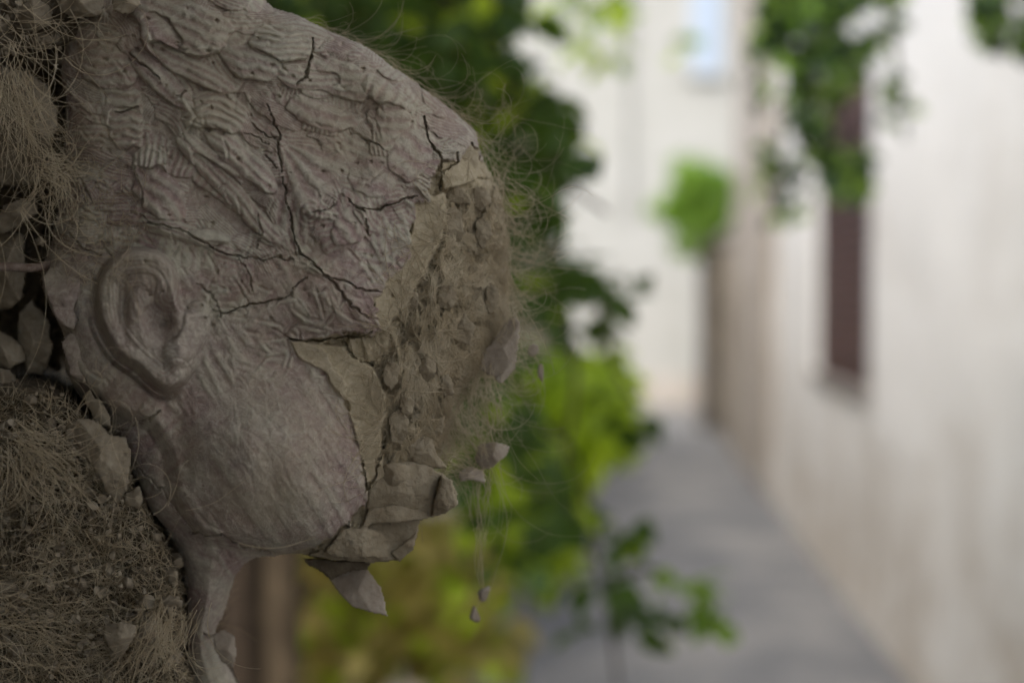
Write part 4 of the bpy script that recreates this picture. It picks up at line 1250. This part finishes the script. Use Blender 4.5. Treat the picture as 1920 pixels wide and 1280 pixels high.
# ------------------------------------------------------------------ dangling crumbs
def crumb_mesh(seed, sub=2):
    import bmesh
    r = random.Random(seed); bm = bmesh.new()
    bmesh.ops.create_icosphere(bm, subdivisions=sub, radius=1)
    pl_ = [(Vector((r.gauss(0, 1), r.gauss(0, 1), r.gauss(0, 1))).normalized(), r.uniform(0.45, 0.8)) for _ in range(9)]
    for v in bm.verts:
        for nrm, dd_ in pl_:
            q_ = v.co.dot(nrm)
            if q_ > dd_: v.co -= nrm * (q_ - dd_)
        v.co *= 1 + r.uniform(-0.05, 0.05)
    me = bpy.data.meshes.new('crumb'); bm.to_mesh(me); bm.free()
    return me


CM = [crumb_mesh(i) for i in range(7)]
CMc = [m.copy() for m in CM]
for m_ in CM: m_.materials.append(M_flake)
for m_ in CMc: m_.materials.append(M_chunk)
PXM = 0.65 / FPX


def dangle(px, py, h, sx, sz, rot, label, strand):
    p = W(px, py, h)
    t = thing('dangling_crumb', label, 'clay fragment', tuple(p), 'clay crumbs dangling on fibres in front of the head')
    o = bpy.data.objects.new('clay_crumb', CM[random.randrange(7)]); COL.objects.link(o); o.parent = t
    o.scale = (sx * PXM, sx * PXM, sz * PXM); o.rotation_euler = (0.2, rot, 0.4)
    S = np.array([[(a, b_, h) for a, b_ in strand]], float)
    S = W3(S)[0]
    S = smooth_poly(S, False, 4)[None]
    s = strands('thread', S, 0.0002, M_fibre, t); del s['kind']


dangle(1000, 656, 12, 12, 14, 0.3, 'round clay crumb dangling highest, beside the nose flake', [(962, 560), (985, 600), (998, 640), (1001, 656)])
dangle(1014, 697, 12, 7, 21, -0.1, 'thin upright clay sliver dangling just under the round crumb', [(1001, 664), (1008, 680), (1014, 697), (1022, 740), (1010, 780)])
dangle(908, 1112, 12, 15, 22, 0.45, 'upper of the two lumpy crumbs dangling low before the neck', [(902, 900), (896, 960), (900, 1040), (908, 1112)])
dangle(890, 1152, 12, 13, 24, -0.3, 'lowest dangling clay crumb, just under its lumpy neighbour', [(904, 1118), (896, 1136), (890, 1152)])

# =================================================================== STRAW AND EARTH MASS (left)
mx = np.arange(-110, 372, 3.0); my = np.arange(-80, 1352, 3.0)
MX, MY = np.meshgrid(mx, my, indexing='ij')
MP = smooth_poly([(-110, 700), (20, 690), (110, 700), (190, 770), (258, 880), (300, 950), (345, 1040), (358, 1120), (356, 1230), (375, 1352), (-110, 1352)], True, 3)
msd = poly_sd(MX, MY, MP)
m1 = sstep(msd, -12, 40)
MH = -25 + m1 * (105 - 20 * sstep(MY, 1000, 1350)) - 9 * m1 * (1 - np.sqrt(np.clip(1 - (1 - np.clip(msd / 60, 0, 1)) ** 2, 0, 1)))
MH -= 30 * np.exp(-(((MX - 0) / 60) ** 2 + ((MY - 960) / 70) ** 2))
# upper-left lumps
UL = smooth_poly([(-110, -80), (240, -80), (200, 40), (120, 110), (60, 120), (-110, 130)], True, 3)
m2 = sstep(poly_sd(MX, MY, UL), -10, 30)
MH = np.maximum(MH, -25 + m2 * 85)
MH += (vnoise(MX, MY, 80, 601, octv=5, pers=0.6) - 0.5) * 30 * np.clip(m1 + m2 + 0.5, 0, 1)
MH += (vnoise(MX, MY, 22, 602, octv=4, ridged=True) - 0.5) * 12
bb = W(60, 1350, 0)
tM = thing('straw_and_earth_mass', 'crumbling mass of straw and earth lumps behind the ear and neck of the head', 'rubble', tuple(bb))
keep = np.ones(MX.shape, bool)
keep &= ~((poly_sd(MX, MY, OUT) > 70))
keep &= (MX < 130) | (msd > -16) | (MY < 100)
keep &= ~((MY > 640) & (MX > 130) & (msd < -16))
I = np.arange(MX.size).reshape(MX.shape)
ce = keep[:-1, :-1] & keep[1:, :-1] & keep[1:, 1:] & keep[:-1, 1:]
i, j = np.nonzero(ce)
F = np.stack([I[i, j], I[i, j + 1], I[i + 1, j + 1], I[i + 1, j]], -1)
Vm = np.vstack([W(MX, MY, MH).reshape(-1, 3)])
E = np.concatenate([F[:, [0, 1]], F[:, [1, 2]], F[:, [2, 3]], F[:, [3, 0]]])
key = np.sort(E, 1); key = key[:, 0].astype(np.int64) * MX.size + key[:, 1]
uq, ix, cnt = np.unique(key, return_index=True, return_counts=True); Eb = E[ix[cnt == 1]]
vv = np.unique(Eb); mp = {v: k for k, v in enumerate(vv)}
bk = W(np.minimum(MX.ravel()[vv], 350) * 0.9, MY.ravel()[vv], np.full(len(vv), -70.))
Fs = np.array([(b_, a, MX.size + mp[a], MX.size + mp[b_]) for a, b_ in Eb])
add('earth_body', mesh_np('earth_body', np.vstack([Vm, bk]), np.vstack([F, Fs])), M_core, tM)


def msurf(px, py):
    i = np.clip(((np.asarray(px) - mx[0]) / 3.0).astype(int), 0, len(mx) - 1)
    j = np.clip(((np.asarray(py) - my[0]) / 3.0).astype(int), 0, len(my) - 1)
    return MH[i, j]


def chunk(poly, h, thick=20, tilt=(0, 0), facets=5, fh=8, seed=0, label=None, rough=1.0):
    return patch('earth_chunk', poly, h, M_chunk, tM, thick, tilt, facets + 1, fh * 1.5, seed, rough * 1.3, 2.5, 4, label)


chunk([(118, 796), (150, 784), (185, 784), (205, 812), (236, 820), (250, 848), (246, 880), (240, 920), (222, 948), (200, 925), (178, 885), (160, 860), (128, 850)], 100, 26, (0.02, -0.05), 5, 10, 51, 'large pale slab of earth resting beside the neck')
chunk([(192, 1170), (225, 1162), (258, 1170), (260, 1186), (240, 1215), (225, 1243), (212, 1225), (195, 1200)], 104, 16, (0.05, 0.0), 4, 6, 52, 'pale triangular stone caught low in the straw')
chunk([(262, 1168), (285, 1140), (302, 1160), (290, 1200), (270, 1236), (243, 1240), (248, 1215)], 94, 10, (0.1, 0), 3, 5, 53)
chunk([(292, 1122), (320, 1112), (346, 1125), (342, 1138), (298, 1140)], 98, 12, (0, -0.1), 4, 4, 54)
chunk([(48, 1030), (70, 1012), (92, 1010), (98, 1040), (82, 1070), (62, 1078)], 84, 12, (0.1, 0), 4, 6, 55)
chunk([(-30, 1090), (20, 1085), (45, 1104), (40, 1118), (-30, 1122)], 84, 14, (0, 0), 4, 5, 56)
chunk([(18, 1110), (40, 1106), (58, 1116), (52, 1128), (16, 1130)], 92, 10, (0, 0), 4, 4, 57)
chunk([(228, 925), (262, 905), (272, 940), (262, 955), (232, 950)], 94, 12, (0.1, 0), 4, 5, 58)
chunk([(92, 830), (110, 815), (122, 835), (112, 858), (98, 850)], 92, 10, (0, 0), 4, 4, 59)
chunk([(40, 850), (66, 835), (84, 850), (80, 880), (50, 880)], 92, 12, (0, 0), 4, 5, 60)
chunk([(180, 800), (152, 740), (168, 725), (205, 775), (210, 800)], 84, 10, (0.1, 0), 3, 4, 61)
# the upper left straw-bound lump and the stacked stones under it
chunk([(-50, 140), (0, 125), (50, 132), (90, 160), (108, 205), (108, 245), (90, 285), (96, 320), (70, 350), (20, 350), (-50, 340)], 76, 50, (0.0, 0.0), 6, 20, 62, 'large straw-bound lump of tan earth at the upper left')
chunk([(5, 385), (40, 370), (70, 380), (72, 400), (40, 425), (5, 440), (-20, 430)], 80, 22, (0, -0.1), 4, 8, 63)
chunk([(-50, 420), (10, 430), (45, 440), (52, 500), (45, 560), (20, 580), (-50, 590)], 66, 40, (0, 0), 5, 14, 64)
chunk([(36, 585), (60, 560), (95, 600), (100, 660), (80, 704), (50, 700), (30, 640)], 58, 26, (0.1, 0), 4, 10, 65)
chunk([(-40, 610), (10, 620), (45, 650), (50, 680), (20, 695), (-40, 690)], 68, 26, (0, 0), 5, 10, 66)
chunk([(-40, 690), (20, 690), (38, 715), (20, 750), (-40, 750)], 74, 22, (0, 0), 5, 10, 67)
chunk([(60, 445), (78, 440), (90, 452), (82, 466), (66, 462)], 80, 8, (0, 0), 4, 4, 68)
chunk([(20, 0), (60, -10), (95, 10), (100, 50), (60, 66), (30, 50)], 74, 24, (0, 0), 5, 10, 69)
chunk([(-40, 20), (10, 10), (30, 50), (5, 90), (-40, 90)], 70, 24, (0, 0), 5, 10, 70)
chunk([(110, -30), (160, -40), (200, -10), (190, 30), (140, 40), (110, 20)], 84, 24, (0, 0), 5, 10, 71)
chunk([(55, 60), (100, 55), (112, 85), (70, 100), (50, 85)], 66, 20, (0, 0), 4, 8, 72)
chunk([(205, -20), (250, -30), (270, 10), (240, 30), (210, 20)], 92, 14, (0, 0), 4, 5, 73)
chunk([(10, 80), (24, 84), (34, 106), (22, 108), (8, 96)], 86, 6, (0, 0), 3, 3, 74)
chunk([(98, 118), (108, 118), (112, 132), (104, 138), (97, 130)], 86, 6, (0, 0), 3, 3, 75)

x, y = pick([(-20, 740), (110, 730), (190, 800), (262, 920), (330, 1040), (345, 1260), (-20, 1290)], 64, 19)
for k in range(64):
    a0 = random.uniform(11, 22); m_ = random.randint(5, 7); t0 = random.uniform(0, 6)
    pl_ = [(x[k] + a0 * random.uniform(.7, 1.15) * math.cos(t0 + q_ * 6.283 / m_), y[k] + a0 * random.uniform(.6, 1.0) * math.sin(t0 + q_ * 6.283 / m_)) for q_ in range(m_)]
    chunk(pl_, msurf(x[k], y[k]) + random.uniform(3, 10), 10, (random.uniform(-.15, .15), random.uniform(-.15, .15)), 3, 5, 700 + k)
# rough pier and pedestal that carry the mass and the head, down to the ground
def rough_block(name, lo, hi, seed, div=0.035):
    import bmesh
    bm = bmesh.new(); lo = np.array(lo); hi = np.array(hi)
    bmesh.ops.create_cube(bm, size=1)
    bmesh.ops.subdivide_edges(bm, edges=bm.edges[:], cuts=14, use_grid_fill=True)
    c = (lo + hi) / 2; ex = hi - lo
    co = np.array([v.co[:] for v in bm.verts]) * ex + c
    for a_ in range(3):
        b1, b2 = (a_ + 1) % 3, (a_ + 2) % 3
        co[:, a_] += (vnoise(co[:, b1] * 1000 + seed, co[:, b2] * 1000, 60, seed + a_, octv=3) - 0.5) * 0.03 * (1 if name == 'pedestal' else 0.6)
    for v, p__ in zip(bm.verts, co): v.co = Vector(p__)
    me = bpy.data.meshes.new(name); bm.to_mesh(me); bm.free()
    me.polygons.foreach_set('use_smooth', np.full(len(me.polygons), True))
    return add(name, me, M_core, tM)
rough_block('pier', (-0.52, 0.60, -0.05), (-0.352, 0.98, 2.44), 5)
rough_block('pedestal', (-0.40, 0.60, -0.05), (-0.12, 0.735, 1.268), 9)
# small crumbs, each its own part
inv = Matrix.Translation(tM.location).inverted()
x, y = pick([(-20, 760), (120, 720), (200, 800), (262, 900), (340, 1040), (352, 1270), (-20, 1290)], 240, 9)
for k in range(240):
    o = bpy.data.objects.new('earth_crumb', CMc[k % 7]); COL.objects.link(o)
    o.parent = tM; o.matrix_parent_inverse = inv
    s = random.choice([4, 5, 6, 7, 8, 10, 13]) * PXM * random.uniform(0.7, 1.1)
    o.location = Vector(W(x[k], y[k], msurf(x[k], y[k]) + random.uniform(4, 13)))
    o.scale = (s, s * random.uniform(0.6, 1), s * random.uniform(0.5, 1)); o.rotation_euler = (random.uniform(0, 6), random.uniform(0, 6), random.uniform(0, 6))
x, y = pick([(-20, -20), (200, -20), (110, 100), (0, 110)], 45, 10)
for k in range(45):
    o = bpy.data.objects.new('earth_crumb', CMc[k % 7]); COL.objects.link(o)
    o.parent = tM; o.matrix_parent_inverse = inv
    s = random.uniform(4, 11) * PXM
    o.location = Vector(W(x[k], y[k], msurf(x[k], y[k]) + random.uniform(1, 6)))
    o.scale = (s, s * .8, s * .7); o.rotation_euler = (random.uniform(0, 6), random.uniform(0, 6), random.uniform(0, 6))

# straw: dense random mat, combed bundles, long loose hairs
n = 2400
x, y = pick([(-60, 770), (100, 740), (190, 800), (262, 920), (338, 1040), (350, 1120), (350, 1330), (-60, 1340)], n, 12)
P = walk(x, y, msurf(x, y) + rng.uniform(0, 10, n), rng.uniform(0, 6.28, n), rng.uniform(25, 170, n), 11, 1.1, 0.6, surf=msurf, off=0.8, dh=0.7)
strands('straw', W3(P), 0.00009 + 0.00026 * rng.random(n) ** 2, M_fibre, tM)


def bundle(n, x0, y0, sx, sy, ang, sp, L0, L1, h0, hs, curl=0.7, k=14, grav=0.0):
    n = max(10, int(n * 0.6)); sx *= 1.4; sy *= 1.4
    P = walk(rng.normal(x0, sx, n), rng.normal(y0, sy, n), rng.normal(h0, hs, n), rng.normal(ang, sp, n), rng.uniform(L0, L1, n), k, curl, 0.4, grav=grav)
    strands('straw', W3(P), rng.uniform(0.00010, 0.0002, n), M_fibre, tM)


bundle(170, 45, 830, 14, 18, 0.55, 0.28, 90, 260, 96, 5)        # sweep over the mound
bundle(110, 10, 850, 20, 14, 1.3, 0.4, 80, 220, 92, 6)
bundle(200, 305, 1150, 22, 14, 1.9, 0.22, 80, 200, 94, 5)       # sheaf at the bottom beside the neck
bundle(160, 0, 1150, 30, 40, 0.1, 0.35, 100, 240, 90, 6)
bundle(260, 0, 150, 20, 16, 1.35, 0.2, 90, 250, 86, 5)        # straw over the upper-left lump
bundle(60, 40, 230, 14, 20, 1.3, 0.25, 60, 150, 86, 5)
bundle(120, 82, 310, 10, 12, 0.5, 0.6, 40, 120, 92, 5, 1.2)    # tuft between lump and head
bundle(60, 100, 330, 10, 12, 1.6, 0.8, 60, 160, 94, 5, 1.6)
bundle(70, 20, 50, 30, 20, 0.6, 0.7, 80, 230, 90, 6, 1.8)
bundle(26, 40, 60, 30, 20, 0.9, 0.4, 200, 420, 100, 4, 1.4, 18)
bundle(14, 60, 390, 30, 10, 1.3, 0.4, 150, 400, 98, 5, 1.6, 18)
bundle(30, 180, 880, 60, 60, 0.3, 1.5, 80, 200, 112, 4, 2.6, 16)
bundle(24, 260, 1080, 50, 60, 0.3, 1.8, 80, 220, 108, 5, 2.8, 16)

# twisted steel rod
S = [W(-60, 500, 84), W(10, 500, 84), W(50, 502, 82), W(76, 500, 76), W(110, 490, 60)]
tag(tube('steel_rod', S, 0.0021, M_rod, None, 10), 'thin rusty twisted steel rod sticking out of the rubble at the left edge', 'rod')
